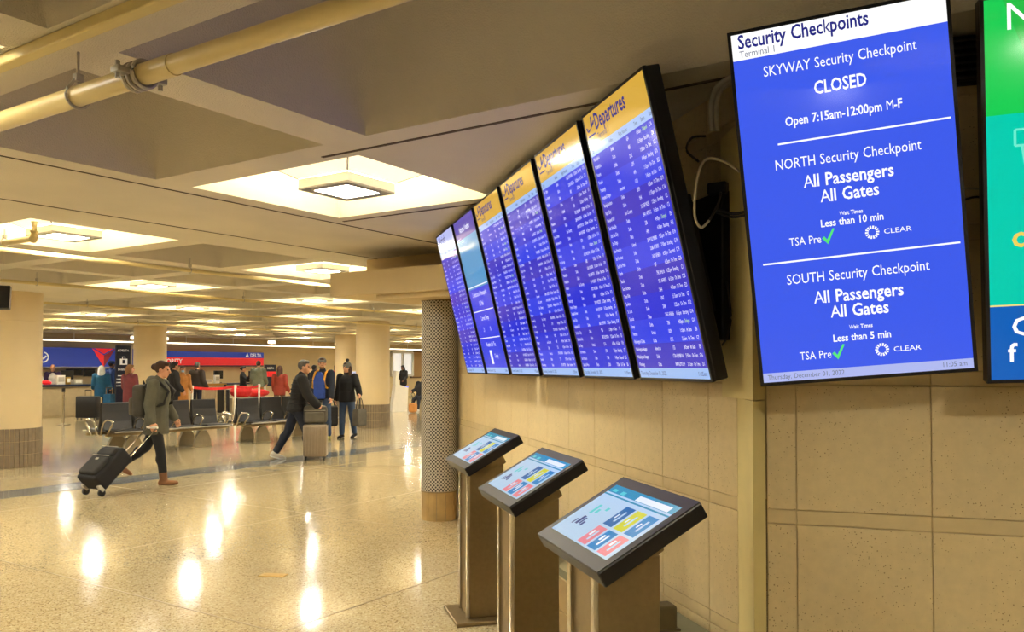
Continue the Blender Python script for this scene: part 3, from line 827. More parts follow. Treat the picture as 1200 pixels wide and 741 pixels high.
cable([V(820, 188, 3.3), V(806, 175, 3.25), V(812, 160, 3.3), V(828, 158, 3.34)], .005, M_DARKWIRE, bx)
cable([V(868, 200, 3.0), V(850, 188, 3.05), V(828, 186, 3.08), V(818, 210, 3.05), V(815, 250, 3.05), V(822, 266, 3.05), V(832, 258, 3.05)], .005, M_PALEWIRE, bx)
cable([V(832, 258, 3.05), V(842, 240, 3.1), V(846, 225, 3.2)], .005, M_DARKWIRE, bx)
cable([V(840, 244, 3.2), V(860, 250, 3.1), V(880, 246, 3.0)], .006, M_DARKWIRE, bx)
cable([V(840, 248, 3.2), V(860, 254, 3.1), V(880, 250, 3.0)], .005, M_DARKWIRE, bx)
cable([V(852, 330, 3.3), V(857, 370, 3.3), V(852, 395, 3.3), V(846, 405, 3.3)], .004, M_DARKWIRE, bx)
cable([V(1128, 235, 2.85), V(1148, 230, 2.84), V(1170, 236, 2.84)], .004, M_DARKWIRE, bx)
cable([V(1128, 222, 2.85), V(1140, 220, 2.84), V(1172, 222, 2.84)], .004, M_PALEWIRE, bx)
# ---- dark louvred vent high on the screen wall
vent = thing('louvre_vent', 'dark louvred vent on the wall between the blue and green screens', 'vent', (0, 0, 0))
vent.location = PB; vent.rotation_euler = (0, 0, WB)
q = MB(); q.box((.66, .0, 2.71), (.62, .03, .18)); q.build('vent_back', M_MOUNT, vent)
for i in range(6):
    q = MB(); q.box((.66, -.035, 2.635 + .027 * i), (.62, .04, .006), M=None); o = q.build('slat', mat('dark_louvre', (60, 52, 42), .5, .4, noise=(20, .05)), vent)

# ---- touch-screen kiosks
KB = [glow('kiosk_' + n, c) for n, c in (('pale', (178, 206, 232)), ('teal', (34, 140, 176)), ('pink', (224, 128, 142)), ('blue', (20, 128, 196)), ('deep', (18, 100, 168)), ('yellow', (206, 206, 52)), ('white', (226, 236, 245)), ('ink', (44, 62, 130)), ('mint', (84, 200, 206)))]
def kiosk(label, c, sheen):
    root = thing('touch_kiosk', label, 'kiosk', (c.x, c.y, 0), group='touch-screen directory kiosks')
    root.rotation_euler = (0, 0, math.atan2(*reversed((C2W(math.sin(YB), math.cos(YB), 0) - C2W(0, 0, 0)).to_2d())))
    # local x: reading direction, -y: towards the user
    q = MB(); q.box((0, .03, .012), (.42, .46, .024), bev=.006); q.build('base_plate', M_STEEL, root)
    q = MB(); q.box((0, .01, .50), (.24, .225, .955), bev=.006); q.build('pedestal', M_STEEL, root)
    q = MB(); q.box((.112, -.108, .50), (.03, .02, .95), bev=.004); q.build('edge_strip', M_CHROME, root)
    q = MB(); q.box((-.112, -.108, .50), (.03, .02, .95), bev=.004); q.build('edge_strip', M_CHROME, root)
    t = R(-60.3); zc = 1.08
    hd = link('display_head', None, root) if False else None
    M = Matrix.Rotation(t, 4, 'X'); M.translation = (0, 0, zc)
    def part(mb, nm, m, kind=None):
        for i, v in enumerate(mb.v): mb.v[i] = M @ v
        return mb.build(nm, m, root, kind=kind)
    W, Hh = .60, .40
    q = MB(); q.box((0, .03, 0), (W, .055, Hh), bev=.006); part(q, 'head_housing', M_BLACK)
    q = MB(); q.box((0, .0015, 0), (W - .004, .003, Hh - .004)); part(q, 'bezel', M_BEZEL)
    x0, x1, z0, z1 = -.262, .262, -.148, .150
    q = MB(); rect(q, x0, x1, z0, z1, -.0008, 0); rect(q, x0, x1, z1 - .042, z1, -.0012, 1)
    aw, bh = x1 - x0, z1 - z0
    A = lambda a0, a1, b0, b1_, y, m: rect(q, x0 + a0 * aw, x0 + a1 * aw, z0 + b0 * bh, z0 + b1_ * bh, y, m)
    for i, m in enumerate((2, 3, 2)): A(.475 + .168 * i, .615 + .168 * i, .03, .345, -.0012, m)
    for i, m in enumerate((4, 5, 3)): A(.48 + .168 * i, .62 + .168 * i, .385, .74, -.0012, m)
    A(.46, .93, .865, .955, -.0016, 6); A(.06, .13, .88, .93, -.0016, 8); A(.2, .27, .87, .93, -.0016, 8)
    A(.0, 1, .805, .83, -.0012, 1)
    A(.17, .21, .22, .38, -.0012, 7); A(.22, .245, .24, .36, -.0012, 7); A(.13, .15, .2, .3, -.0012, 7); A(.255, .285, .22, .3, -.0012, 7)
    A(.16, .20, .44, .62, -.0012, 8); A(.22, .26, .47, .55, -.0012, 8); A(.3, .34, .56, .62, -.0012, 8)
    for i in range(3):
        A(.50 + .168 * i, .53 + .168 * i, .17, .26, -.0016, 6); A(.545 + .168 * i, .57 + .168 * i, .10, .28, -.0016, 6 if i == 1 else 0)
        A(.51 + .168 * i, .53 + .168 * i, .52, .60, -.0016, 6); A(.55 + .168 * i, .575 + .168 * i, .47, .66, -.0016, 0)
    part(q, 'touch_display', KB)
    q = MB(); q.box((0, .10, -.02), (.24, .10, .2), bev=.01); part(q, 'neck', M_STEEL)
    return root
kiosk('farthest of the three touch-screen kiosks, nearest the perforated pier', C2W(-.203, 5.323), 1)
kiosk('middle touch-screen kiosk on a brushed steel pedestal', C2W(.073, 3.974), 0)
kiosk('nearest and largest-looking touch-screen kiosk, nearest the raceway post', C2W(.341, 2.819), 0)
# small dark box on the ledge
bp_ = G(773, 735, .45)
q = MB(); q.box((0, 0, .055), (.09, .12, .11), bev=.012); q.box((0, 0, .006), (.11, .14, .012), bev=.003)
o = q.build('junction_box', mat('olive_box', (92, 78, 46), .5, noise=(20, .08))); o.location = (bp_.x, bp_.y, .45); o.rotation_euler = (0, 0, WALL_A)
tag(o, 'small olive junction box on the ledge behind the nearest kiosk', 'junction box')

# ================================================================== PEOPLE
SKIN = {'fair': mat('skin_fair', (206, 150, 116), .55, noise=(20, .04)), 'tan': mat('skin_tan', (176, 122, 88), .55, noise=(20, .04)), 'brown': mat('skin_brown', (110, 72, 50), .55, noise=(20, .04))}
def cloth(name, rgb): return mat('cloth_' + name, rgb, .8, noise=(9, .14), bump=(60, .25))
def rotx(v, a):      # swing forward: rotate about x so that (0,0,-1) goes to +y for a > 0
    c, s = math.cos(a), math.sin(a); return Vector((v.x, v.y * c - v.z * s, v.y * s + v.z * c))
def rotz(v, a):
    c, s = math.cos(a), math.sin(a); return Vector((v.x * c - v.y * s, v.x * s + v.y * c, v.z))
def person(label, loc, face, ht, pose_, wear, skin='fair', vox=.012, group=None):
    """local frame: +y ahead, +x to the person's right, z up; pose_ angles in degrees"""
    P = dict(lean=0, hipR=0, hipL=0, kneeR=4, kneeL=4, shR=4, shL=4, elR=12, elL=12, abR=8, abL=8, hy=0, hp=0, inR=0, inL=0, drop=None)
    P.update(pose_); k = ht / 1.75
    root = thing('person', label, 'person', (loc.x, loc.y, loc.z), face - R(90), group)
    J = {}
    lean = lambda v: rotx(v, -R(P['lean']))      # forward lean about the hips
    J['pel'] = Vector((0, 0, .93))
    def up(v): return Vector((0, 0, .93)) + lean(Vector(v) - Vector((0, 0, .93)))
    J['waist'] = up((0, .005, 1.06)); J['chest'] = up((0, .01, 1.27)); J['neck'] = up((0, -.015, 1.44)); J['head'] = up((0, .02, 1.62))
    if P['hp']: J['head'] = J['neck'] + rotx(J['head'] - J['neck'], -R(P['hp']))
    for sd, s in (('R', 1), ('L', -1)):
        hip = Vector((s * .095, 0, .91)); J['hip' + sd] = hip
        th = rotx(Vector((s * .012, 0, -.43)), R(P['hip' + sd])); J['kn' + sd] = hip + th
        sh = rotx(Vector((0, 0, -.40)), R(P['hip' + sd] - P['knee' + sd])); J['an' + sd] = J['kn' + sd] + sh
        J['fd' + sd] = R(P['hip' + sd] - P['knee' + sd]) * .55
        sp = up((s * .185, -.01, 1.405)); J['sh' + sd] = sp
        ua = rotx(Vector((s * math.sin(R(P['ab' + sd])) * .28, 0, -math.cos(R(P['ab' + sd])) * .28)), R(P['sh' + sd])); J['el' + sd] = sp + ua
        fa = rotx(Vector((s * math.sin(R(P['ab' + sd] - P['in' + sd])) * .25, 0, -math.cos(R(P['ab' + sd] - P['in' + sd])) * .25)), R(P['sh' + sd] + P['el' + sd])); J['wr' + sd] = J['el' + sd] + fa
    low = min(J['anR'].z, J['anL'].z) - .085
    off = Vector((0, 0, -low)) if P['drop'] is None else Vector((0, 0, P['drop']))
    for q in list(J):
        if isinstance(J[q], Vector): J[q] = (J[q] + off) * k
    def ell(mb, c, rx, ry, n=16): return [c + Vector((rx * k * math.cos(2 * math.pi * i / n), ry * k * math.sin(2 * math.pi * i / n), 0)) for i in range(n)]
    def torso(mb, g, z0=None):
        rings = [ell(mb, J['pel'] + Vector((0, 0, -.10 * k)), .10 + g, .08 + g), ell(mb, J['pel'], .165 + g, .115 + g), ell(mb, J['waist'], .145 + g, .105 + g), ell(mb, J['chest'], .172 + g, .12 + g),
                 ell(mb, J['chest'].lerp(J['neck'], .55), .175 + g, .105 + g), ell(mb, J['chest'].lerp(J['neck'], .88), .12 + g, .075 + g), ell(mb, J['neck'] + Vector((0, 0, .02 * k)), .06 + g * .6, .06 + g * .6)]
        mb.loft(rings)
    def arm(mb, sd, g, hand=True):
        s, e, w_ = J['sh' + sd], J['el' + sd], J['wr' + sd]
        mb.cone(s, e, (.052 + g) * k, (.041 + g) * k); mb.cone(e, w_, (.041 + g) * k, (.028 + g) * k)
    def hand(mb, sd):
        w_ = J['wr' + sd]; t = (w_ - J['el' + sd]).normalized(); s = 1 if sd == 'R' else -1
        inn = Vector((-s, 0, 0)); inn = (inn - t * inn.dot(t)).normalized(); fw = t.cross(inn) * (1 if sd == 'L' else -1)
        if fw.dot(Vector((0, 1, 0))) < 0 and abs(fw.y) > .3: fw = -fw
        mb.cone(w_, w_ + t * .05 * k, .026 * k, .030 * k)
        for i in range(4):
            b0 = w_ + t * .045 * k + fw * (.030 - .0195 * i) * k
            kn = b0 + t * .045 * k; ln = (.036, .042, .039, .030)[i] * k
            mb.cone(b0, kn, .0115 * k, .0105 * k, 8)
            m1 = kn + (t * .75 + inn * .55).normalized() * ln; m2 = m1 + (t * .15 + inn * .95).normalized() * ln * .8
            mb.cone(kn, m1, .0095 * k, .0088 * k, 8); mb.cone(m1, m2, .0088 * k, .0075 * k, 8)
        tb = w_ + t * .02 * k + fw * .024 * k
        t1 = tb + (t * .6 + fw * .6 + inn * .35).normalized() * .042 * k; t2 = t1 + (t * .7 + inn * .6).normalized() * .034 * k
        mb.cone(tb, t1, .0135 * k, .0115 * k, 8); mb.cone(t1, t2, .0105 * k, .0085 * k, 8)
    def leg(mb, sd, g, cut=0.0):
        mb.cone(J['hip' + sd], J['kn' + sd], (.080 + g) * k, (.055 + g) * k); a = J['kn' + sd].lerp(J['an' + sd], 1 - cut)
        mb.cone(J['kn' + sd], a, (.055 + g) * k, (.038 + g * 1.2) * k)
        c = J['kn' + sd].lerp(J['an' + sd], .3); mb.ball(c + Vector((0, -.014 * k, 0)), (.052 * k + g * k, .055 * k + g * k, .09 * k))
    def foot(mb, sd, g):
        a = J['an' + sd]; f = J['fd' + sd]
        d = lambda y, z: a + rotx(Vector((0, y, z)) * k, f)
        mb.cone(a, d(-.035, -.05), (.04 + g) * k, (.035 + g) * k); mb.cone(d(-.04, -.05), d(.10, -.058), (.034 + g) * k, (.034 + g) * k * .8); mb.cone(d(.09, -.06), d(.17, -.064), (.03 + g) * k, (.024 + g * .5) * k)
    HD = J['head']; yaw = -R(P['hy'])
    hz = lambda x, y, z: HD + rotx(rotz(Vector((x, y, z)) * k, yaw), -R(P['lean'] * .3 + P['hp']))
    body = MB(); torso(body, 0)
    for sd in 'RL': arm(body, sd, 0); hand(body, sd); leg(body, sd, 0); foot(body, sd, 0)
    body.cone(J['neck'], hz(0, -.01, -.06), .055 * k, .052 * k)
    RZ = Matrix.Rotation(yaw, 3, 'Z')
    body.ball(hz(0, -.008, .02), (.074 * k, .092 * k, .10 * k), M=RZ, n=20); body.ball(hz(0, .018, -.04), (.058 * k, .068 * k, .075 * k), M=RZ, n=20)
    body.ball(hz(0, .055, -.095), (.026 * k, .022 * k, .022 * k), M=RZ)                                  # chin
    body.cone(hz(0, .082, .012), hz(0, .105, -.028), .011 * k, .016 * k, 10)                            # nose
    for s in (-1, 1):
        body.ball(hz(s * .076, -.005, -.01), (.012 * k, .022 * k, .034 * k), M=RZ)                       # ears
        body.ball(hz(s * .03, .075, .028), (.024 * k, .012 * k, .009 * k), M=RZ)                         # brows
    body.ball(hz(0, .083, -.058), (.024 * k, .010 * k, .007 * k), M=RZ); body.ball(hz(0, .081, -.070), (.021 * k, .011 * k, .008 * k), M=RZ)   # lips
    remesh(body, 'body', SKIN[skin], min(vox, .008), 2, root)
    for s in (-1, 1):
        q = MB(); q.ball(hz(s * .031, .079, .006), .0105 * k, n=10); q.build('eye', mat('eye_dark', (36, 26, 22), .2, noise=(30, .1)), root, smooth=True)
    def shell(nm, mb, m, it=5, v=None): return remesh(mb, nm, m, v or vox, it, root)
    # ---- clothes
    w_ = wear
    if 'trousers' in w_:
        q = MB(); q.loft([ell(q, J['pel'] + Vector((0, 0, -.12 * k)), .11, .09), ell(q, J['pel'], .178, .128), ell(q, J['waist'], .155, .115)])
        for sd in 'RL': leg(q, sd, .014 + w_.get('slack', 0), .06)
        shell('trousers', q, w_['trousers'])
    if 'shoes' in w_:
        for sd in 'RL':
            q = MB(); foot(q, sd, .010)
            if w_.get('boots'): q.cone(J['an' + sd], J['an' + sd].lerp(J['kn' + sd], .22), .054 * k, .058 * k)
            shell('boot' if w_.get('boots') else 'shoe', q, w_['shoes'], 2)
            if w_.get('soles'):
                q = MB(); a = J['an' + sd]; f = J['fd' + sd]; d = lambda y, z: a + rotx(Vector((0, y, z)) * k, f)
                q.cone(d(-.05, -.078), d(.16, -.080), .03 * k, .026 * k); shell('sole', q, w_['soles'], 2)
    if 'top' in w_:
        g = w_.get('bulk', .022); q = MB(); torso(q, g)
        for sd in 'RL':
            s, e, wr = J['sh' + sd], J['el' + sd], J['wr' + sd]
            q.cone(s, e, (.058 + g) * k, (.045 + g) * k); q.cone(e, e.lerp(wr, .93), (.045 + g) * k, (.034 + g) * k)
        ln = w_.get('length', .06)                # hem below the hips
        q.loft([ell(q, J['pel'] + Vector((0, 0, -ln * k)), .17 + g, .135 + g), ell(q, J['pel'], .172 + g, .125 + g), ell(q, J['waist'], .155 + g, .115 + g)])
        q.cone(J['neck'] + Vector((0, 0, .0)), J['neck'] + Vector((0, .01, .045 * k)), .075 * k, .068 * k)
        if w_.get('hood'): q.ball(J['neck'] + Vector((0, -.085 * k, .01 * k)), (.13 * k, .075 * k, .085 * k)); q.ball(J['neck'] + Vector((0, -.02 * k, .03 * k)), (.11 * k, .09 * k, .05 * k))
        shell(w_.get('topname', 'jacket'), q, w_['top'], 4)
        if w_.get('quilt'):                        # stitched ridges of a quilted jacket
            q = MB()
            for t in range(7):
                c = J['pel'].lerp(J['chest'], -.05 + .24 * t); q.tube([c + Vector(((.19 + g * .5) * k * math.cos(2 * math.pi * i / 24), (.142 + g * .5) * k * math.sin(2 * math.pi * i / 24), 0)) for i in range(24)], .012 * k, 6, closed=True)
            q.build('quilting', w_['top'], root, smooth=True, kind='stuff')
        if w_.get('open'):                         # shirt front showing between the open sides
            q = MB(); q.loft([[c + Vector((x * k, (y + g) * k, 0)) for x, y in ((-wd, .085), (wd, .085), (wd * .9, .150), (-wd * .9, .150))] for c, wd in ((J['pel'] + Vector((0, 0, -.06 * k)), .13), (J['waist'], .13), (J['chest'], .14), (J['chest'].lerp(J['neck'], .5), .10), (J['neck'], .04))])
            shell('shirt_front', q, w_['open'], 3)
    # ---- hair and headgear
    h = w_.get('hair')
    if h:
        m, st = h; q = MB()
        q.ball(hz(0, -.022, .034), (.084 * k, .094 * k, .100 * k), M=RZ, n=20)
        q.ball(hz(0, .045, .085), (.058 * k, .045 * k, .036 * k), M=RZ, n=14)
        if st in ('bun', 'pony'): q.ball(hz(0, -.115, .03 if st == 'bun' else .0), (.048 * k, .05 * k, .05 * k), M=RZ)
        if st == 'pony': q.cone(hz(0, -.12, .0), hz(0, -.12, -.2), .035 * k, .018 * k)
        if st in ('bob', 'long'):
            for s in (-1, 1): q.cone(hz(s * .072, -.02, .02), hz(s * .078, -.02, -.10 if st == 'bob' else -.22), .032 * k, .03 * k)
            q.cone(hz(0, -.075, .0), hz(0, -.09, -.12 if st == 'bob' else -.30), .068 * k, .058 * k)
        if st == 'scarf':
            for s in (-1, 1): q.cone(hz(s * .07, .0, .03), hz(s * .075, .01, -.10), .034 * k, .05 * k)
            q.cone(hz(0, -.05, -.02), hz(0, -.04, -.17), .085 * k, .12 * k); q.cone(hz(0, .06, -.12), hz(0, .07, -.2), .06 * k, .06 * k)
        shell('headscarf' if st == 'scarf' else 'hair', q, m, 2, .009)
    if 'beard' in w_:
        q = MB(); q.ball(hz(0, .04, -.088), (.056 * k, .052 * k, .036 * k), M=RZ); q.ball(hz(0, .088, -.045), (.028 * k, .010 * k, .007 * k), M=RZ); shell('beard', q, w_['beard'], 1, .008)
    if 'cap' in w_:
        q = MB(); q.ball(hz(0, -.008, .055), (.092 * k, .104 * k, .08 * k), M=RZ, n=18); q.cone(hz(-.04, .09, .05), hz(.04, .09, .05), .016 * k, .016 * k); q.ball(hz(0, .10, .048), (.066 * k, .062 * k, .010 * k), M=RZ)
        shell('cap', q, w_['cap'], 1, .008)
    if 'beanie' in w_:
        q = MB(); q.ball(hz(0, -.012, .052), (.096 * k, .106 * k, .094 * k), M=RZ, n=18); shell('knit_hat', q, w_['beanie'], 2, .009)
        q = MB(); q.ball(hz(0, -.02, .175), .042 * k, n=14); shell('pompom', q, w_['pom'], 1, .009)
    if 'mask' in w_:
        q = MB(); q.ball(hz(0, .052, -.055), (.05 * k, .055 * k, .045 * k), M=RZ, n=16); shell('face_mask', q, w_['mask'], 1, .008)
    pass
    return root, J
BLK, DRK = cloth('black', (26, 24, 24)), cloth('charcoal', (44, 42, 40))
GREYG, JEAN, NAVYC = cloth('grey_green', (84, 82, 66)), cloth('denim', (52, 70, 98)), cloth('dark_navy', (26, 32, 46))
ROYAL, TEAL, MAROON, OLIVE = cloth('royal_blue', (34, 66, 150)), cloth('teal_blue', (20, 86, 124)), cloth('maroon', (104, 40, 44)), cloth('sage', (112, 118, 96))
BROWN, TAN, REDC, PURP = cloth('brown', (104, 68, 38)), cloth('tan', (178, 120, 58)), cloth('rust_red', (142, 50, 30)), cloth('plum', (54, 36, 74))
WHT, YEL, GRYC = cloth('white', (214, 212, 206)), cloth('amber', (214, 150, 40)), cloth('mid_grey', (112, 110, 104))
HB, HD_, HG, HBL = cloth('hair_brown', (72, 46, 28)), cloth('hair_dark', (30, 24, 20)), cloth('hair_grey', (92, 86, 78)), cloth('hair_sandy', (132, 94, 56))
del_k = []
# woman with the roller case
pw = G(184, 567)
W1, JW = person('woman in a grey-green hooded coat walking right and pulling a black roller case', pw, ANG(4), 1.70,
                dict(lean=4, hipR=13, kneeR=6, hipL=-24, kneeL=30, shR=-8, elR=22, abR=12, shL=6, elL=22, hp=4), dict(trousers=BLK, shoes=cloth('brown_suede', (122, 82, 50)), boots=True, top=GREYG, length=.22, bulk=.03, hood=True, topname='coat', hair=(HB, 'bun')), vox=.012)
def root_child(root, mb, nm, m, it=3, vox=.012): return remesh(mb, nm, m, vox, it, root)
# her backpack
def lp(root, v): return Matrix.Translation(root.location) @ Matrix.Rotation(root.rotation_euler.z, 4, 'Z') @ Vector(v)
bpk = thing('backpack', 'grey backpack worn by the woman with the black roller case', 'backpack', W1.location, W1.rotation_euler.z)
c = JW['chest']
q = MB(); q.box(c + Vector((0, -.235, -.085)), (.30, .17, .44), bev=.05); root_child(bpk, q, 'pack_body', cloth('pack_grey', (76, 72, 62)), 6)
q = MB(); q.box(c + Vector((0, -.335, -.16)), (.24, .07, .24), bev=.03); root_child(bpk, q, 'front_pocket', cloth('pack_grey2', (92, 86, 72)), 5)
for s in (-1, 1):
    q = MB(); q.tube([c + Vector((s * .1, -.17, .08)), c + Vector((s * .115, -.08, .185)), c + Vector((s * .12, .05, .16)), c + Vector((s * .125, .165, .04)), c + Vector((s * .15, .12, -.12)), c + Vector((s * .14, -.1, -.2))], .022, 8); q.build('strap', DRK, bpk, smooth=True)
q = MB(); q.tube([c + Vector((-.03, -.2, .14)), c + Vector((0, -.21, .18)), c + Vector((.03, -.2, .14))], .01, 6); q.build('top_loop', DRK, bpk, smooth=True)

# ---- luggage
def wheel(q, c, r=.03, wd=.022, ax='x'):
    n = 16; a = Vector((1, 0, 0)) if ax == 'x' else Vector((0, 1, 0)); b = Vector((0, 1, 0)) if ax == 'x' else Vector((1, 0, 0))
    q.loft([[Vector(c) + a * s * wd / 2 + (b * math.cos(2 * math.pi * i / n) + Vector((0, 0, 1)) * math.sin(2 * math.pi * i / n)) * r for i in range(n)] for s in (-1, 1)])
def soft_case(label, loc, rz, tilt):
    """black two-wheel case standing on its wheels; leans back by tilt towards the puller (+y)"""
    root = thing('roller_case', label, 'suitcase', loc, rz)
    M = Matrix.Rotation(-R(tilt), 4, 'X')
    def part(mb, nm, m, parent=root, smooth=False, rm=0):
        for i, v in enumerate(mb.v): mb.v[i] = M @ (v + Vector((0, .0, .0))) + Vector((0, 0, .045))
        if rm: return remesh(mb, nm, m, .010, rm, parent)
        return mb.build(nm, m, parent, smooth=smooth)
    q = MB(); q.box((0, -.12, .30), (.37, .24, .54), bev=.035); b = part(q, 'case_body', BLK, rm=3)
    q = MB(); q.box((0, -.255, .22), (.31, .06, .28), bev=.02); part(q, 'front_pocket', DRK, rm=2)
    q = MB(); q.box((0, -.25, .45), (.29, .05, .12), bev=.02); part(q, 'upper_pocket', DRK, rm=2)
    q = MB(); q.box((0, -.292, .30), (.05, .006, .03), bev=.002); part(q, 'badge', M_GREY)
    for z in (.365, .525): q = MB(); q.tube([(-.15, -.285 if z < .4 else -.275, z), (.15, -.285 if z < .4 else -.275, z)], .005, 6); part(q, 'zip', M_GREY)
    q = MB(); q.tube([(-.06, -.13, .57), (-.05, -.13, .60), (.05, -.13, .60), (.06, -.13, .57)], .012, 8); part(q, 'carry_handle', M_BLACK, smooth=True)
    for s in (-1, 1):
        q = MB(); q.tube([(s * .09, -.015, .05), (s * .09, -.015, 1.12)], .009, 8); part(q, 'handle_rod', M_CHROME, smooth=True)
        q = MB(); wheel(q, (s * .15, -.01, 0), .045, .03); part(q, 'wheel', M_BLACK, smooth='auto')
        q = MB(); q.box((s * .15, -.06, .03), (.05, .1, .05), bev=.01); part(q, 'wheel_bracket', M_GREY)
    q = MB(); q.tube([(-.10, -.015, 1.12), (.10, -.015, 1.12)], .016, 10); part(q, 'handle_grip', M_WHITE, smooth=True)
    return root
hw = lp(W1, JW['wrR'] + (JW['wrR'] - JW['elR']).normalized() * .085)
wc = G(139, 577)
dv = (Vector((hw.x, hw.y, 0)) - Vector((wc.x, wc.y, 0)))
hgt = hw.z - .045; tl = math.degrees(math.acos(max(.1, min(.99, hgt / 1.12))))
wc = Vector((hw.x, hw.y, 0)) - dv.normalized() * math.sin(R(tl)) * 1.12
soft_case('black soft roller case tilted on its wheels behind the walking woman', (wc.x, wc.y, 0), math.atan2(dv.y, dv.x) - R(90), tl)

# man in the black quilted jacket
pm = G(348, 538)
M2, JM = person('man in a black quilted jacket striding right behind a silver suitcase', pm, ANG(20), 1.76,
                dict(lean=10, hipR=22, kneeR=18, hipL=-18, kneeL=12, shR=18, elR=24, abR=10, shL=-14, elL=22, abL=14, hp=-4, hy=20), dict(trousers=NAVYC, slack=.008, shoes=cloth('white_trainer', (190, 182, 168)), soles=WHT, top=BLK, bulk=.04, length=.08, quilt=True, hair=(HG, 'short')), vox=.012)
hm = lp(M2, JM['wrR'] + (JM['wrR'] - JM['elR']).normalized() * .09)
hp_ = lp(M2, JM['wrL'] + (JM['wrL'] - JM['elL']).normalized() * .10)
o = MB(); o.box((0, 0, 0), (.16, .075, .012), bev=.004); o.box((0, .0, .007), (.145, .065, .003)); o = o.build('mobile_phone', M_BLACK); o.location = hp_; o.rotation_euler = (R(10), 0, ANG(20))
tag(o, 'dark phone held in the left hand of the quilted-jacket man', 'phone')
def hard_case(label, loc, rz):
    root = thing('hard_suitcase', label, 'suitcase', loc, rz)
    m = mat('taupe_shell', (150, 134, 112), .32, .35, noise=(12, .05))
    q = MB(); q.box((0, 0, .335), (.40, .25, .56), bev=.035); q.build('shell', m, root, smooth='auto')
    for i in range(7):
        for s in (-1, 1):
            q = MB(); q.box((-.15 + .05 * i, s * .126, .335), (.016, .008, .46), bev=.003); q.build('shell_rib', m, root)
    q = MB(); q.box((0, 0, .335), (.404, .012, .564), bev=.004); q.build('zip_seam', M_BLACK, root)
    for x in (-.15, .15):
        for y in (-.08, .08):
            q = MB(); wheel(q, (x, y, .03), .03, .03, 'x'); q.build('wheel', M_BLACK, root, smooth='auto')
            q = MB(); q.box((x, y, .055), (.045, .045, .03), bev=.006); q.build('wheel_fork', M_BLACK, root)
    for s in (-1, 1): q = MB(); q.tube([(s * .09, .08, .6), (s * .09, .08, 1.0)], .009, 8); q.build('handle_rod', M_CHROME, root, smooth=True)
    q = MB(); q.tube([(-.10, .08, 1.0), (.10, .08, 1.0)], .014, 8); q.build('handle_grip', M_BLACK, root, smooth=True)
    return root
ps = G(369, 537); ps = Vector((hm.x, hm.y, 0)).lerp(ps, .75) - Vector((CP, SP, 0)) * .12 + Vector((SP, -CP, 0)) * .02
hard_case('ribbed taupe hard-shell suitcase standing before the quilted-jacket man', (ps.x, ps.y, 0), ANG(6))
bt = thing('travel_bag', 'grey travel bag resting on top of the taupe suitcase', 'bag', (ps.x, ps.y, .617), ANG(6))
q = MB(); q.box((0, -.02, .16), (.40, .2, .31), bev=.06); remesh(q, 'bag_body', cloth('bag_grey', (84, 78, 66)), .010, 5, bt)
q = MB(); q.box((0, -.125, .12), (.32, .05, .18), bev=.02); remesh(q, 'front_pocket', cloth('bag_grey2', (96, 90, 76)), .010, 4, bt)
q = MB(); q.tube([(-.07, -.02, .31), (-.05, -.02, .355), (.05, -.02, .355), (.07, -.02, .31)], .012, 8); q.build('bag_handle', DRK, bt, smooth=True)
q = MB(); q.tube([(-.18, -.127, .235), (.18, -.127, .235)], .005, 6); q.build('zip', M_GREY, bt)

# man in blue with the amber straps
pb = G(378, 515)
M3, JB = person('man in a bright blue jacket and grey cap facing the quilted-jacket man', pb, ANG(258), 1.80, dict(hipR=4, hipL=-4, shR=4, shL=10, elL=10, hy=-22), dict(trousers=JEAN, slack=.01, shoes=cloth('lime_trainer', (160, 160, 90)), top=NAVYC, bulk=.032, open=ROYAL, hair=(HB, 'short'), beard=HBL, cap=GRYC), vox=.013)
sp = thing('rucksack', 'amber-strapped rucksack on the back of the bright blue jacket man', 'backpack', M3.location, M3.rotation_euler.z)
c = JB['chest']
q = MB(); q.box(c + Vector((0, -.24, -.03)), (.30, .16, .46), bev=.05); remesh(q, 'pack_body', DRK, .012, 5, sp)
for s in (-1, 1):
    q = MB(); q.tube([c + Vector((s * .1, -.18, .1)), c + Vector((s * .125, -.06, .21)), c + Vector((s * .125, .09, .165)), c + Vector((s * .13, .178, .02)), c + Vector((s * .16, .15, -.16)), c + Vector((s * .17, -.1, -.22))], .022, 8); q.build('strap', YEL, sp, smooth=True)
fb_ = thing('shoulder_bag', 'black and amber bag held low between the blue jacket man and the hat woman', 'bag', PD(389, 18.35, .28), ANG(230))
q = MB(); q.box((0, 0, .22), (.26, .2, .46), bev=.05); remesh(q, 'bag_body', BLK, .012, 4, fb_)
q = MB(); q.box((.09, -.1, .28), (.06, .03, .36), bev=.01); q.build('amber_panel', YEL, fb_)
q = MB(); q.tube([(-.08, 0, .44), (-.05, 0, .56), (.05, 0, .56), (.08, 0, .44)], .012, 8); q.build('bag_handle', DRK, fb_, smooth=True)
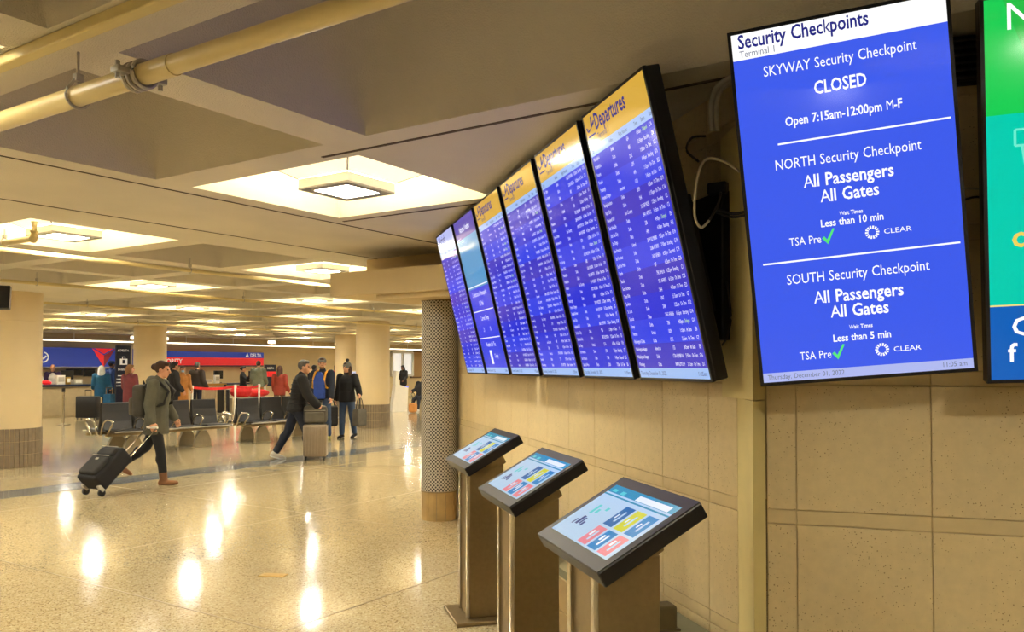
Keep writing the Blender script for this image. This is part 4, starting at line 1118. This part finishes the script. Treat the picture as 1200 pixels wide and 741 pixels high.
# woman with pompom hat
ph_ = G(407, 513)
W4, JH = person('woman in a black jacket and grey pompom hat carrying a tote bag', ph_, ANG(252), 1.70, dict(hipR=5, hipL=-7, kneeL=10, shL=8, elL=42, abL=24, inL=-6, shR=2, hy=14), dict(trousers=JEAN, slack=.006, shoes=BLK, soles=WHT, top=BLK, bulk=.035, length=.10, hair=(HB, 'long'), beanie=GRYC, pom=DRK), vox=.013)
ht_ = lp(W4, JH['wrL'] + (JH['wrL'] - JH['elL']).normalized() * .06)
tb = thing('tote_bag', 'dark grey tote bag hanging from the arm of the pompom-hat woman', 'bag', (ht_.x, ht_.y, ht_.z - .66), ANG(250))
q = MB(); q.loft([[Vector((x * wd, y * dp, z)) for x, y in ((-1, -1), (1, -1), (1, 1), (-1, 1))] for z, wd, dp in ((0, .17, .07), (.03, .18, .08), (.3, .2, .07), (.38, .2, .05))]); remesh(q, 'bag_body', cloth('tote_grey', (82, 76, 64)), .012, 4, tb)
for y in (-.04, .04): q = MB(); q.tube([(-.09, y, .36), (-.06, y * .6, .56), (0, 0, .66), (.06, y * .6, .56), (.09, y, .36)], .009, 8); q.build('bag_strap', DRK, tb, smooth=True)

# ================================================================== SEATING
def seat_bench(label, n, x0, y, rows, rear_n=None):
    """beam seating parallel to the x axis; front seats face -y, rear seats back to back with them"""
    root = thing('beam_seating', label, 'seating', (x0, y, 0))
    wd = .62
    arm_me = None
    def arm(cx, s):
        q = MB(); f = -1 if s == 0 else 1
        pts = [(cx, f * .06, .36), (cx, f * .10, .50), (cx, f * .16, .60), (cx, f * .26, .645), (cx, f * .38, .64), (cx, f * .44, .61), (cx, f * .43, .57), (cx, f * .36, .50), (cx, f * .28, .40), (cx, f * .24, .36)]
        q.tube(pts, .017, 8); q.build('armrest', M_CHROME, root, smooth=True)
    for s in range(rows):
        f = -1 if s == 0 else 1
        for i in range(n if s == 0 else (rear_n or n)):
            cx = wd * (i + .5); q = MB()
            prof = [(f * .09, .415), (f * .12, .46), (f * .30, .455), (f * .47, .465), (f * .52, .45), (f * .52, .43), (f * .46, .425), (f * .30, .415)]
            if s: prof = prof[::-1]
            q.extrude([(cx - .25, p[0], p[1]) for p in prof], (.50, 0, 0)); q.build('seat', M_SEAT, root)
            q = MB()
            bk = [(f * .11, .44), (f * .06, .60), (f * .035, .76), (f * .02, .93), (f * -.005, .945), (f * -.02, .93), (f * -.005, .74), (f * .02, .58), (f * .06, .43)]
            if not s: bk = bk[::-1]
            q.extrude([(cx - .275, p[0] - (.02 * f if 0 else 0), p[1]) for p in bk], (.55, 0, 0)); q.build('backrest', M_SEAT, root)
            arm(cx - wd / 2, s)
        arm(wd * (n if s == 0 else (rear_n or n)), s)
        L = wd * (n if s == 0 else (rear_n or n))
        q = MB(); q.box((L / 2, f * .30, .375), (L + .1, .07, .05), bev=.008); q.build('beam', M_STEEL, root)
        q = MB(); q.tube([(0, f * .525, .43), (L, f * .525, .43)], .012, 8); q.build('seat_edge', M_GREY, root, smooth=True)
        for cx in ([.5, L - .5] if L > 1.3 else [L / 2]):
            q = MB(); pts = [(.19 * math.cos(R(a)), .33 * math.sin(R(a))) for a in range(0, 181, 15)]
            q.extrude([(cx + p[0], f * .25 - .03, p[1] + .015) for p in pts], (0, .06, 0)); q.box((cx, f * .25, .008), (.42, .12, .016), bev=.004); q.build('leg', mat('silver_leg', (158, 146, 120), .3, .7, noise=(20, .05)), root)
            q = MB(); q.box((cx, f * .27, .35), (.08, .1, .04)); q.build('leg_bracket', M_GREY, root)
    return root
ya = 14.35
xa = PYW(128, ya - .3).x
seat_bench('row of charcoal beam seats behind the woman with the roller case', 4, xa, ya, 2)
xb = PYW(276, ya - .1).x
seat_bench('row of charcoal beam seats behind the quilted-jacket man', 4, xb, ya - .1, 2)

# ================================================================== TICKET HALL AT THE BACK
YW = 29.0
SIGN_BLUE = mat('sign_blue', (30, 58, 158), .35, noise=(.7, .06), emit=((30, 58, 158), .35)); SIGN_RED = mat('sign_red', (226, 28, 36), .35, noise=(2, .03), emit=((226, 28, 36), .35))
SIGN_NAVY = mat('sign_navy', (22, 30, 56), .4, noise=(3, .05)); SIGN_WHITE = mat('sign_white', (238, 236, 230), .4, emit=((238, 236, 230), .3)); SIGN_DKRED = mat('sign_dark_red', (150, 22, 40), .35, noise=(2, .03))
def onwall(px, z, y=YW): return PYW(px, y, z)
# fascia sign one
xl, xr = onwall(30, 0).x, onwall(178, 0).x
f1 = thing('fascia_sign', 'long blue fascia sign with a globe mark and a red triangle emblem', 'sign', ((xl + xr) / 2, YW, 0))
Lx = xr - xl
q = MB(); q.box((0, .1, 1.94), (Lx, .2, .68), bev=.01); q.build('panel', SIGN_BLUE, f1)
q = MB(); q.box((0, .1, 1.585), (Lx, .22, .03)); q.build('lower_edge', M_GREY, f1)
for sx in (-.4, 0, .4): q = MB(); q.box((sx * Lx, .4, 1.94), (.1, .4, .1)); q.build('wall_bracket', M_GREY, f1)
ex = onwall(121.5, 0).x - f1.location.x; tz = 2.27
for nm, pts, m in (('emblem_face', ((-.42, 0), (.42, 0), (.0, -.66), ), SIGN_RED),):
    q = MB(); q.extrude([(ex + a, -.004, tz + b) for a, b in ((-.44, 0), (0, -.25), (0, -.68))], (0, -.012, 0)); q.build('emblem_face', SIGN_RED, f1)
    q = MB(); q.extrude([(ex + a, -.004, tz + b) for a, b in ((0, -.25), (.44, 0), (0, -.68))], (0, -.012, 0)); q.build('emblem_face', SIGN_DKRED, f1)
    q = MB(); q.extrude([(ex + a, -.004, tz + b) for a, b in ((-.36, 0), (.36, 0), (0, -.2))], (0, -.012, 0)); q.build('emblem_face', SIGN_RED, f1)
gx = onwall(50.5, 0).x - f1.location.x
q = MB(); q.tube([(gx + .17 * math.cos(R(a)), -.006, 1.93 + .17 * math.sin(R(a))) for a in range(-200, 100, 20)], .022, 8); q.tube([(gx - .1, -.006, 1.95), (gx, -.006, 1.88), (gx + .1, -.006, 1.97)], .03, 8); q.build('globe_mark', SIGN_WHITE, f1)
# fascia sign two
xl, xr = onwall(186, 0).x, onwall(309, 0).x
f2 = thing('fascia_sign', 'blue and red fascia sign lettered PRIORITY above the ticket counters', 'sign', ((xl + xr) / 2, YW, 0)); Lx = xr - xl
q = MB(); q.box((0, .1, 2.10), (Lx, .2, .24), bev=.005); q.build('blue_band', SIGN_BLUE, f2)
q = MB(); q.box((0, .1, 1.82), (Lx, .2, .32), bev=.005); q.build('red_band', SIGN_RED, f2)
q = MB(); q.box((0, .1, 1.635), (Lx, .2, .05), bev=.005); q.build('lower_band', SIGN_NAVY, f2)
for sx in (-.4, 0, .4): q = MB(); q.box((sx * Lx, .4, 1.9), (.1, .4, .1)); q.build('wall_bracket', M_GREY, f2)
q = MB(); O = Vector((0, -.012, 0)); put_text(q, 'PRIORITY', onwall(213.5, 0).x - f2.location.x, 1.735, .26, O, UX, UZ, 'R', 1, .95); q.build('lettering', SIGN_WHITE, f2, kind='stuff')
q = MB(); put_text(q, 'DELTA', onwall(306, 0).x - f2.location.x, 2.03, .2, O, UX, UZ, 'R', 1, 1.0)
ex = onwall(306, 0).x - f2.location.x - text_width('DELTA', .2, 1, 1.0) - .16
q.add([(ex - .09, -.012, 2.03), (ex + .09, -.012, 2.03), (ex, -.012, 2.19)], [(0, 1, 2)]); q.build('brand_lettering', SIGN_WHITE, f2, kind='stuff')
# white strip-light rail hung in front of the signs
rail = thing('strip_light', 'long white strip-light rail hung along the ticket hall wall', 'strip light', (0, YW - 1.0, 0))
x0_, x1_ = onwall(30, 0).x, 40.5
q = MB(); q.box(((x0_ + x1_) / 2, 0, 2.50), (x1_ - x0_, .08, .05)); q.build('rail_body', M_WHITE, rail)
q = MB(); q.box(((x0_ + x1_) / 2, -.045, 2.50), (x1_ - x0_, .01, .045)); q.build('light_strip', E_TUBE, rail)
for i in range(12):
    xx = x0_ + (x1_ - x0_) * (i + .5) / 12; q = MB(); q.tube([(xx, 0, 2.52), (xx, 0, ZC)], .015, 6); q.build('hanger_rod', M_WHITE, rail)
for i, px in enumerate((158, 192, 318, 396)):
    p = onwall(px, 2.62, YW - 1.0)
    sl = thing('spot_lamp', ['spot lamp left of the column between the fascia signs', 'spot lamp right of the column between the fascia signs', 'spot lamp above the small free-standing sign', 'spot lamp beside the far column top'][i], 'lamp', (p.x, p.y, 0), 0, 'spot lamps along the ticket hall')
    q = MB(); q.lathe([(.03, 2.52), (.03, 2.64)], n=10); q.build('stem', M_WHITE, sl)
    q = MB(); q.box((0, 0, 2.66), (.28, .16, .12), bev=.02); q.build('lamp_head', E_TUBE, sl)
# wall finishes behind the counters
plain = MB(); plain.box((0, .0, 1.15), (onwall(178, 0).x - onwall(40, 0).x, .06, .75)); o = plain.build('back_panel', mat('warm_grey_panel', (150, 134, 104), .6, noise=(2, .06)))
o.location = ((onwall(178, 0).x + onwall(40, 0).x) / 2, YW + .45, 0); tag(o, 'warm grey panel on the wall under the blue fascia sign', 'wall panel')
for px0, px1, za, zb, lb in ((77, 97, 1.28, 1.52, 'black menu display on the wall behind the teal jacket passenger'), (98, 112, 1.25, 1.52, 'black wall display just left of the headscarf')):
    a, b = onwall(px0, 0, YW + .3), onwall(px1, 0, YW + .3)
    mo = thing('wall_display', lb, 'display', ((a.x + b.x) / 2, YW + .3, 0)); q = MB(); q.box((0, 0, (za + zb) / 2), (b.x - a.x - .03, .07, zb - za), bev=.006); q.build('housing', M_BLACK, mo)
    q = MB(); q.box((0, -.038, (za + zb) / 2), (b.x - a.x - .09, .006, zb - za - .06)); q.build('panel', mat('dark_glass', (18, 18, 20), .15, noise=(3, .05)), mo)
    q = MB(); q.box((0, .1, (za + zb) / 2), (.2, .14, .1)); q.build('wall_arm', M_MOUNT, mo)
# ticket counters
def counter(label, px0, px1, y, z, depth=.7, navy=True):
    a, b = PYW(px0, y), PYW(px1, y); Lc = b.x - a.x
    root = thing('ticket_counter', label, 'counter', ((a.x + b.x) / 2, y, 0))
    q = MB(); q.box((0, depth / 2, z / 2 - .02), (Lc - .1, depth - .12, z - .04)); q.build('carcass', M_COUNTER, root)
    n = max(2, int(Lc / .9))
    for i in range(n):
        q = MB(); q.box((-Lc / 2 + .05 + (Lc - .1) * (i + .5) / n, .05, z / 2 - .02), ((Lc - .1) / n - .02, .03, z - .16), bev=.005); q.build('front_panel', M_COUNTER, root)
    q = MB(); q.box((0, depth / 2, z - .02), (Lc, depth, .06), bev=.006); q.build('worktop', M_NAVY if navy else M_BRASS, root)
    q = MB(); q.box((0, depth / 2 + .03, .05), (Lc - .2, depth - .2, .1)); q.build('plinth', M_BLACK, root)
    return root
YC = 26.2
counter('long beige ticket counter with a navy worktop beside the left column', 34, 112, YC, 1.02)
counter('short beige podium counter behind the red belt barrier', 240, 266, YC - 1.0, .98, .6, False)
counter('beige ticket counter behind the agent in black', 266, 312, YC + .6, .95, .6)
counter('low beige baggage counter behind the left end of the red belt', 196, 238, YC + .7, .95, .6)
def desk_monitor(px, y, z, lb, white=False):
    p = PYW(px, y, z); root = thing('desk_monitor', lb, 'monitor', (p.x, p.y, z), R(170) if white else R(12))
    q = MB(); q.box((0, 0, .01), (.2, .16, .02), bev=.004); q.build('foot', M_BLACK, root); q = MB(); q.box((0, .02, .12), (.04, .03, .22)); q.build('stem', M_BLACK, root)
    q = MB(); q.box((0, 0, .30), (.46, .04, .3), bev=.006); q.build('housing', M_BLACK, root); q = MB(); q.box((0, -.022, .30), (.43, .004, .27)); q.build('screen', mat('dark_glass', (18, 18, 20), .15), root)
desk_monitor(79, YC + .42, 1.03, 'desk monitor on the ticket counter beside the bald agent')
desk_monitor(256, YC - .65, 1.01, 'desk monitor on the podium counter behind the red belt')
desk_monitor(296, YC + .9, .98, 'desk monitor beside the agent in black')
def desk_item(nm, px, y, z, sx, sy, sz, m, lb, cat):
    p = PYW(px, y, z); root = thing(nm, lb, cat, (p.x, p.y, z), R(8)); q = MB(); q.box((0, 0, sz / 2), (sx, sy, sz), bev=min(.01, sz / 4)); q.build('body', m, root)
    q = MB(); q.box((0, -sy / 2 - .003, sz * .55), (sx * .7, .006, sz * .5)); q.build('face', M_WHITE if m is not M_WHITE else M_GREY, root)
desk_item('card_holder', 71, YC + .2, 1.03, .28, .1, .3, M_WHITE, 'white framed card standing on the ticket counter', 'card holder')
desk_item('card_holder', 80, YC + .18, 1.03, .14, .08, .24, M_BRASS, 'small brown card holder on the ticket counter', 'card holder')
desk_item('bag_tag_printer', 90, YC + .2, 1.03, .3, .2, .16, M_GREY, 'grey tag printer at the right of the ticket counter', 'printer')
desk_item('card_holder', 254, YC - .9, 1.0, .22, .1, .3, M_WHITE, 'white framed card standing on the podium counter', 'card holder')
desk_item('paper_tray', 243, YC - .9, 1.0, .35, .2, .14, M_WHITE, 'white paper tray on the podium counter', 'tray')
p = PYW(54, YC + .2, 1.04); q = MB(); q.ball((0, 0, .07), (.13, .1, .08)); q.ball((.1, 0, .05), (.08, .08, .06)); o = remesh(q, 'red_pouch', SIGN_RED, .012, 2); o.location = p; tag(o, 'small red pouch lying on the ticket counter', 'pouch')
# belt barrier
def stanchion(px, y, lb, m=M_WHITE, h=1.0):
    p = PYW(px, y); root = thing('stanchion', lb, 'stanchion', (p.x, p.y, 0), 0, 'belt barrier posts')
    q = MB(); q.lathe([(.18, 0), (.18, .015), (.06, .035), (.04, .05)], n=24); q.build('foot', M_CHROME, root, smooth='auto')
    q = MB(); q.lathe([(.035, .04), (.035, h - .1)], n=16); q.build('post', m, root, smooth='auto')
    q = MB(); q.lathe([(.045, h - .1), (.045, h), (.03, h + .01)], n=16); q.build('belt_head', M_BLACK if m is M_CHROME else M_WHITE, root, smooth='auto'); return root
YS = 22.6
stanchion(75, 22.8, 'chrome barrier post standing before the ticket counter', M_CHROME)
sts = [stanchion(225.5, YS, 'white barrier post at the left end of the red belt'), stanchion(264, YS + .5, 'slim chrome barrier post in the middle of the red belt', M_CHROME), stanchion(276, YS, 'white barrier post right of the podium counter'), stanchion(304, YS, 'white barrier post at the right end of the red belt')]
for a, b, lb in ((0, 2, 'left span of the red barrier belt'), (2, 3, 'right span of the red barrier belt')):
    A_, B_ = sts[a].location, sts[b].location; q = MB(); n = 10; r0 = []
    for i in range(n + 1):
        t = i / n; c = A_.lerp(B_, t); sag = -.06 * 4 * t * (1 - t); r0.append([(c.x, c.y - .004, .91 + sag), (c.x, c.y + .004, .91 + sag), (c.x, c.y + .004, .99 + sag), (c.x, c.y - .004, .99 + sag)])
    q.loft(r0); o = q.build('barrier_belt', cloth('scarlet', (206, 34, 34))); tag(o, lb + ' strung between white posts', 'belt')
# tall navy information sign
ti = PYW(144, 23.3); tw = PYW(152.5, 23.3).x - PYW(136, 23.3).x
tot = thing('totem_sign', 'tall dark navy totem sign with a white case symbol beside the column', 'sign', (ti.x, ti.y, 0))
q = MB(); q.box((0, 0, 1.13), (tw, .08, 2.22), bev=.008); q.build('board', SIGN_NAVY, tot)
q = MB(); q.box((tw / 2 + .04, 0, 1.13), (.06, .06, 2.26), bev=.006); q.build('post', M_GREY, tot)
q = MB(); q.box((0, 0, .012), (tw + .3, .4, .024), bev=.004); q.build('foot', M_GREY, tot)
q = MB(); O = Vector((0, -.043, 0)); put_text(q, 'DELTA', .02, 2.06, .09, O, UX, UZ, 'C', 1, 1.1); q.add([(-.2, -.043, 2.06), (-.13, -.043, 2.06), (-.165, -.043, 2.125)], [(0, 1, 2)])
rect(q, -.12, .12, 1.66, 1.84, -.043); rect(q, -.05, -.03, 1.84, 1.90, -.043); rect(q, .03, .05, 1.84, 1.90, -.043); rect(q, -.05, .05, 1.89, 1.905, -.043)
put_text(q, 'BAGGAGE', 0, 1.49, .085, O, UX, UZ, 'C', 1, .9)
for i in range(4): rect(q, -.18, .12 if i else .18, 1.32 - .1 * i, 1.345 - .1 * i, -.043)
for i in range(3): rect(q, -.215, -.195, 1.215 - .1 * i, 1.25 - .1 * i, -.043)
q.build('lettering', SIGN_WHITE, tot, kind='stuff')
q = MB(); rect(q, -.04, .04, 1.69, 1.81, -.0445); q.build('symbol_tag', SIGN_NAVY, tot)
# small free-standing sign
def floor_sign(px0, px1, y, z0, z1, lb):
    a, b = PYW(px0, y), PYW(px1, y); wd = b.x - a.x; root = thing('standing_sign', lb, 'sign', ((a.x + b.x) / 2, y, 0)); hh = z1 - z0
    for nm, u0, u1, m in (('top_panel', .68, 1, SIGN_NAVY), ('red_panel', .44, .68, SIGN_RED), ('lower_panel', 0, .44, SIGN_NAVY)):
        q = MB(); q.box((0, 0, z0 + hh * (u0 + u1) / 2), (wd, .05, hh * (u1 - u0)), bev=.003); q.build(nm, m, root)
    for s in (-1, 1): q = MB(); q.box((s * (wd / 2 - .03), 0, z0 / 2), (.04, .04, z0)); q.build('leg', M_WHITE, root)
    q = MB(); q.box((0, 0, .01), (wd + .1, .4, .02)); q.build('foot', M_WHITE, root)
    q = MB(); O = Vector((0, -.028, 0)); put_text(q, 'DELTA', 0, z0 + hh * .79, hh * .13, O, UX, UZ, 'C', 1, 1.0); q.build('lettering', SIGN_WHITE, root, kind='stuff')
floor_sign(310, 323, 25.2, .85, 1.68, 'free-standing navy and red sign beside the long-haired woman')
floor_sign(392, 405, 27.0, .95, 1.66, 'free-standing navy and red sign seen behind the pompom-hat woman')

# ---- the people further back
def P_(lb, px, y, face, ht, pose_, wear, skin='fair'):
    return person(lb, PYW(px, y), ANG(face), ht, pose_, wear, skin, vox=.02, group='people in the ticket hall')
P_('person in a maroon coat with sandy hair standing by the navy totem sign', 152.5, 20.3, 70, 1.66, dict(elR=40, elL=40, hy=30), dict(trousers=BLK, shoes=BLK, top=MAROON, length=.42, bulk=.03, topname='coat', hair=(HBL, 'bob')))
P_('passenger in a teal jacket and white headscarf at the ticket counter', 119, 25.0, 110, 1.64, dict(elR=50, elL=50), dict(trousers=BLK, shoes=BLK, top=TEAL, length=.25, bulk=.04, hair=(WHT, 'scarf')), 'tan')
P_('passenger in a dark blue jacket behind the headscarf passenger', 130.5, 25.3, 60, 1.80, dict(elR=30), dict(trousers=NAVYC, shoes=BLK, top=cloth('cobalt', (22, 50, 104)), bulk=.03, hair=(HD_, 'short'), cap=cloth('blue_cap', (22, 50, 104))), 'brown')
P_('bald ticket agent in a plum shirt behind the long counter', 62, 28.0, 300, 1.70, dict(elR=50, elL=60, lean=5, hp=10), dict(trousers=BLK, shoes=BLK, top=PURP, bulk=.02, open=WHT))
P_('traveller in a black jacket standing left of the person in the tan coat', 204.5, 20.6, 40, 1.74, dict(elR=30, elL=30), dict(trousers=BLK, shoes=BLK, top=BLK, bulk=.035, length=.16, hair=(HD_, 'short')), 'tan')
P_('dark-haired traveller half hidden behind the roller-case woman\'s head', 199, 23.6, 80, 1.74, dict(), dict(trousers=BLK, shoes=BLK, top=DRK, bulk=.03, hair=(HD_, 'bob')), 'tan')
P_('person in a tan coat and pale blue face mask queuing by the belt', 214, 22.0, 300, 1.64, dict(elR=20, elL=40), dict(trousers=TAN, shoes=BROWN, top=TAN, length=.4, bulk=.02, topname='coat', hair=(HG, 'short'), mask=cloth('mask_blue', (150, 190, 214))))
P_('broad man in a dark brown jacket at the left end of the belt', 231, 23.4, 75, 1.75, dict(elR=30, elL=30), dict(trousers=NAVYC, shoes=BLK, top=cloth('dark_brown', (52, 42, 34)), bulk=.05, hair=(HG, 'short')))
P_('ticket agent in black with her hand raised to her face', 285, 25.7, 10, 1.62, dict(shR=40, elR=95, shL=20, elL=70), dict(trousers=BLK, shoes=BLK, top=BLK, bulk=.025, hair=(HD_, 'bun')))
P_('tall man in a sage green jacket right of the agent in black', 303, 24.7, 100, 1.82, dict(elR=40, elL=40), dict(trousers=TAN, shoes=BROWN, top=OLIVE, bulk=.04, length=.12, hair=(HB, 'short')))
P_('long-haired woman in a rust red top walking past the standing sign', 328, 19.6, 80, 1.64, dict(hipR=10, hipL=-10, elR=25, elL=25), dict(trousers=BROWN, shoes=BROWN, top=REDC, bulk=.025, length=.14, hair=(HB, 'long')))
P_('dark-haired person seen between the quilted-jacket man and the blue jacket man', 368, 21.0, 60, 1.66, dict(), dict(trousers=BLK, shoes=BLK, top=BLK, bulk=.03, hair=(HD_, 'short')), 'brown')
P_('agent in white at the counter half hidden by the left column', 46, 27.6, 20, 1.62, dict(elR=60, elL=60), dict(trousers=BLK, shoes=BLK, top=WHT, bulk=.02, hair=(HD_, 'bun')), 'tan')
P_('woman with black hair standing by the white door right of the column', 473, 26.5, 230, 1.68, dict(elR=50, elL=50, hp=15), dict(trousers=BLK, shoes=BLK, top=BLK, bulk=.03, length=.2, hair=(HD_, 'long')), 'brown')
# luggage in the hall
def small_case(nm, lb, px, y, w_, d_, h_, m, face=0):
    p = PYW(px, y); root = thing(nm, lb, 'suitcase', (p.x, p.y, 0), ANG(face)); q = MB(); q.box((0, 0, .04 + h_ / 2), (w_, d_, h_), bev=.03); q.build('shell', m, root, smooth='auto')
    for sx in (-1, 1):
        for sy in (-1, 1): q = MB(); wheel(q, (sx * (w_ / 2 - .05), sy * (d_ / 2 - .04), .03), .03, .025); q.build('wheel', M_BLACK, root, smooth='auto')
        q = MB(); q.tube([(sx * .09, 0, h_ + .03), (sx * .09, 0, h_ + .22)], .008, 6); q.build('handle_rod', M_CHROME, root)
    q = MB(); q.tube([(-.1, 0, h_ + .22), (.1, 0, h_ + .22)], .013, 8); q.build('handle_grip', M_BLACK, root)
small_case('suitcase', 'large black suitcase standing before the ticket counter', 104, 24.6, .62, .32, .66, M_BLACK)
small_case('suitcase', 'tall teal suitcase behind the headscarf passenger', 128.5, 22.6, .22, .3, .78, TEAL, 0)
cart = PYW(290, 23.75); ct = thing('luggage_pile', 'bright red soft bag lying on a low grey trolley behind the belt', 'bag', (cart.x, cart.y, 0))
q = MB(); q.ball((-.25, 0, .72), (.45, .3, .22)); q.ball((.45, 0, .66), (.5, .28, .15)); remesh(q, 'bag_body', cloth('scarlet', (206, 34, 34)), .02, 3, ct)
q = MB(); q.box((.0, 0, .28), (1.7, .55, .5), bev=.02); q.build('trolley', M_COUNTER, ct); q = MB(); q.box((-1.0, 0, .42), (.22, .4, .8), bev=.03); q.build('black_case', M_BLACK, ct)
# ---- far right: white kiosks, seated traveller, bright doorway
def white_kiosk(px, y, lb, face):
    p = PYW(px, y); root = thing('check_in_kiosk', lb, 'kiosk', (p.x, p.y, 0), ANG(face), 'white check-in kiosks')
    q = MB(); q.extrude([(-.25, -.30, 0), (-.25, .25, 0), (-.25, .12, 1.0), (-.25, -.34, .86)][::-1], (.5, 0, 0)); q.build('pedestal', M_WHITE, root)
    q = MB(); q.extrude([(-.24, -.02, .95), (-.24, .14, .98), (-.24, .10, 1.45), (-.24, .02, 1.45)][::-1], (.48, 0, 0)); q.build('screen_head', M_WHITE, root)
    q = MB(); q.quad((-.21, -.022, 1.0), (.21, -.022, 1.0), (.21, .015, 1.42), (-.21, .015, 1.42)); q.build('screen', glow('kiosk_lavender', (196, 204, 236), .9), root)
    q = MB(); q.box((0, -.33, .875), (.46, .02, .03)); q.build('blue_light', glow('kiosk_blue_light', (60, 90, 255), 3.0), root)
white_kiosk(466, 19.6, 'white check-in kiosk with a glowing screen right of the column', 110)
white_kiosk(419, 20.9, 'white check-in kiosk half hidden behind the pompom-hat woman', 20)
sx_ = PYW(492, 19.6)
chs = seat_bench('charcoal beam seats beside the right-hand check-in kiosk', 2, sx_.x - .2, sx_.y, 1)
chs.rotation_euler = (0, 0, R(-75))
ang = R(-75); seatp = Vector((sx_.x - .2, sx_.y, 0)) + Matrix.Rotation(ang, 3, 'Z') @ Vector((.31, -.26, 0))
person('traveller in dark clothes reclining on the seats by the check-in kiosk', Vector((seatp.x, seatp.y, 0)), ang - R(90), 1.74, dict(lean=-18, hipR=74, kneeR=52, hipL=80, kneeL=70, shR=30, elR=50, shL=30, elL=50, drop=-.38), dict(trousers=NAVYC, shoes=WHT, top=BLK, bulk=.03, hair=(HBL, 'short')), vox=.02)
yb = PYW(484, 18.5); ybb = thing('holdall', 'amber and black holdall on the floor by the seated traveller', 'bag', (yb.x, yb.y, 0), R(20))
q = MB(); q.box((0, 0, .18), (.34, .26, .34), bev=.08); remesh(q, 'bag_body', TAN, .015, 3, ybb); q = MB(); q.tube([(-.08, 0, .34), (0, 0, .44), (.08, 0, .34)], .012, 8); q.build('bag_handle', DRK, ybb)
# bright window in the far wall
d1 = PYW(459, 29.5); d2 = PYW(483, 29.5)
dw = struct(link('window_1', None)); dw.location = ((d1.x + d2.x) / 2, 29.5, 0); Ld = d2.x - d1.x
for x in (-.5, 0, .5): q = MB(); q.box((x * Ld, 0, 1.75), (.14, .14, 1.3)); q.build('window_frame', M_WHITE, dw)
for z in (1.13, 2.38): q = MB(); q.box((0, 0, z), (Ld, .16, .12)); q.build('window_frame', M_WHITE, dw)
for i in (-1, 1): q = MB(); q.box((i * Ld / 4, .03, 1.75), (Ld / 2 - .14, .03, 1.2)); q.build('pane', mat('daylit_glass', (224, 226, 226), .3, emit=((235, 238, 240), .55)), dw)
nb = thing('notice_board', 'tan notice board on the far wall beside the bright window', 'board', (PYW(490, 29.55).x, 29.55, 0))
q = MB(); q.box((0, 0, 1.72), (1.3, .06, 1.5)); q.build('frame', mat('brown_frame', (96, 70, 44), .5, noise=(8, .08)), nb); q = MB(); q.box((0, -.034, 1.72), (1.15, .01, 1.35)); q.build('board_face', mat('tan_board', (170, 138, 92), .6, noise=(3, .06)), nb)
# hanging monitor at the left edge
hp2 = G(-30, 362, 2.28); hm_ = thing('hanging_monitor', 'dark ceiling-hung monitor cut by the left edge of the view', 'monitor', (hp2.x, hp2.y, 0), ANG(200))
q = MB(); q.box((0, 0, 2.42), (.72, .09, .28), bev=.01, M=Matrix.Rotation(R(10), 3, 'X')); q.build('housing', M_BLACK, hm_)
q = MB(); q.tube([(0, .02, 2.45), (0, .02, ZC)], .025, 10); q.build('hanger_pole', M_MOUNT, hm_)

# ---- second level of parts: pieces that belong to a part
NEST = {'eye': 'body', 'sole': 'shoe', 'pompom': 'knit_hat', 'quilting': 'jacket', 'shirt_front': 'jacket', 'bezel': 'housing', 'heading': 'display', 'flight_rows': 'display', 'delayed_text': 'display',
        'weather_text': 'display', 'title': 'display', 'small_print': 'display', 'notice_text': 'display', 'green_tick': 'display', 'white_letters': 'display', 'yellow_letter': 'display', 'cup_drawing': 'display',
        'lens': 'lens_frame', 'zip': 'case_body', 'badge': 'case_body', 'shell_rib': 'shell', 'zip_seam': 'shell', 'handle_grip': 'handle_rod', 'top_loop': 'pack_body', 'bag_handle': 'bag_body', 'lettering': 'board',
        'symbol_tag': 'board', 'emblem_face': 'panel', 'globe_mark': 'panel', 'screen': 'screen_head', 'front_panel': 'carcass', 'light_strip': 'rail_body', 'leg_bracket': 'beam', 'brand_lettering': 'blue_band'}
for root in [o for o in list(bpy.data.objects) if o.parent is None and o.get('category')]:
    kids = {}
    for c in root.children: kids.setdefault(c.name.split('.')[0], []).append(c)
    cnt = {}
    for nm, cs in kids.items():
        tgt = kids.get(NEST.get(nm, ''), None)
        if not tgt: continue
        for i, c in enumerate(cs): c.parent = tgt[min(i, len(tgt) - 1)]
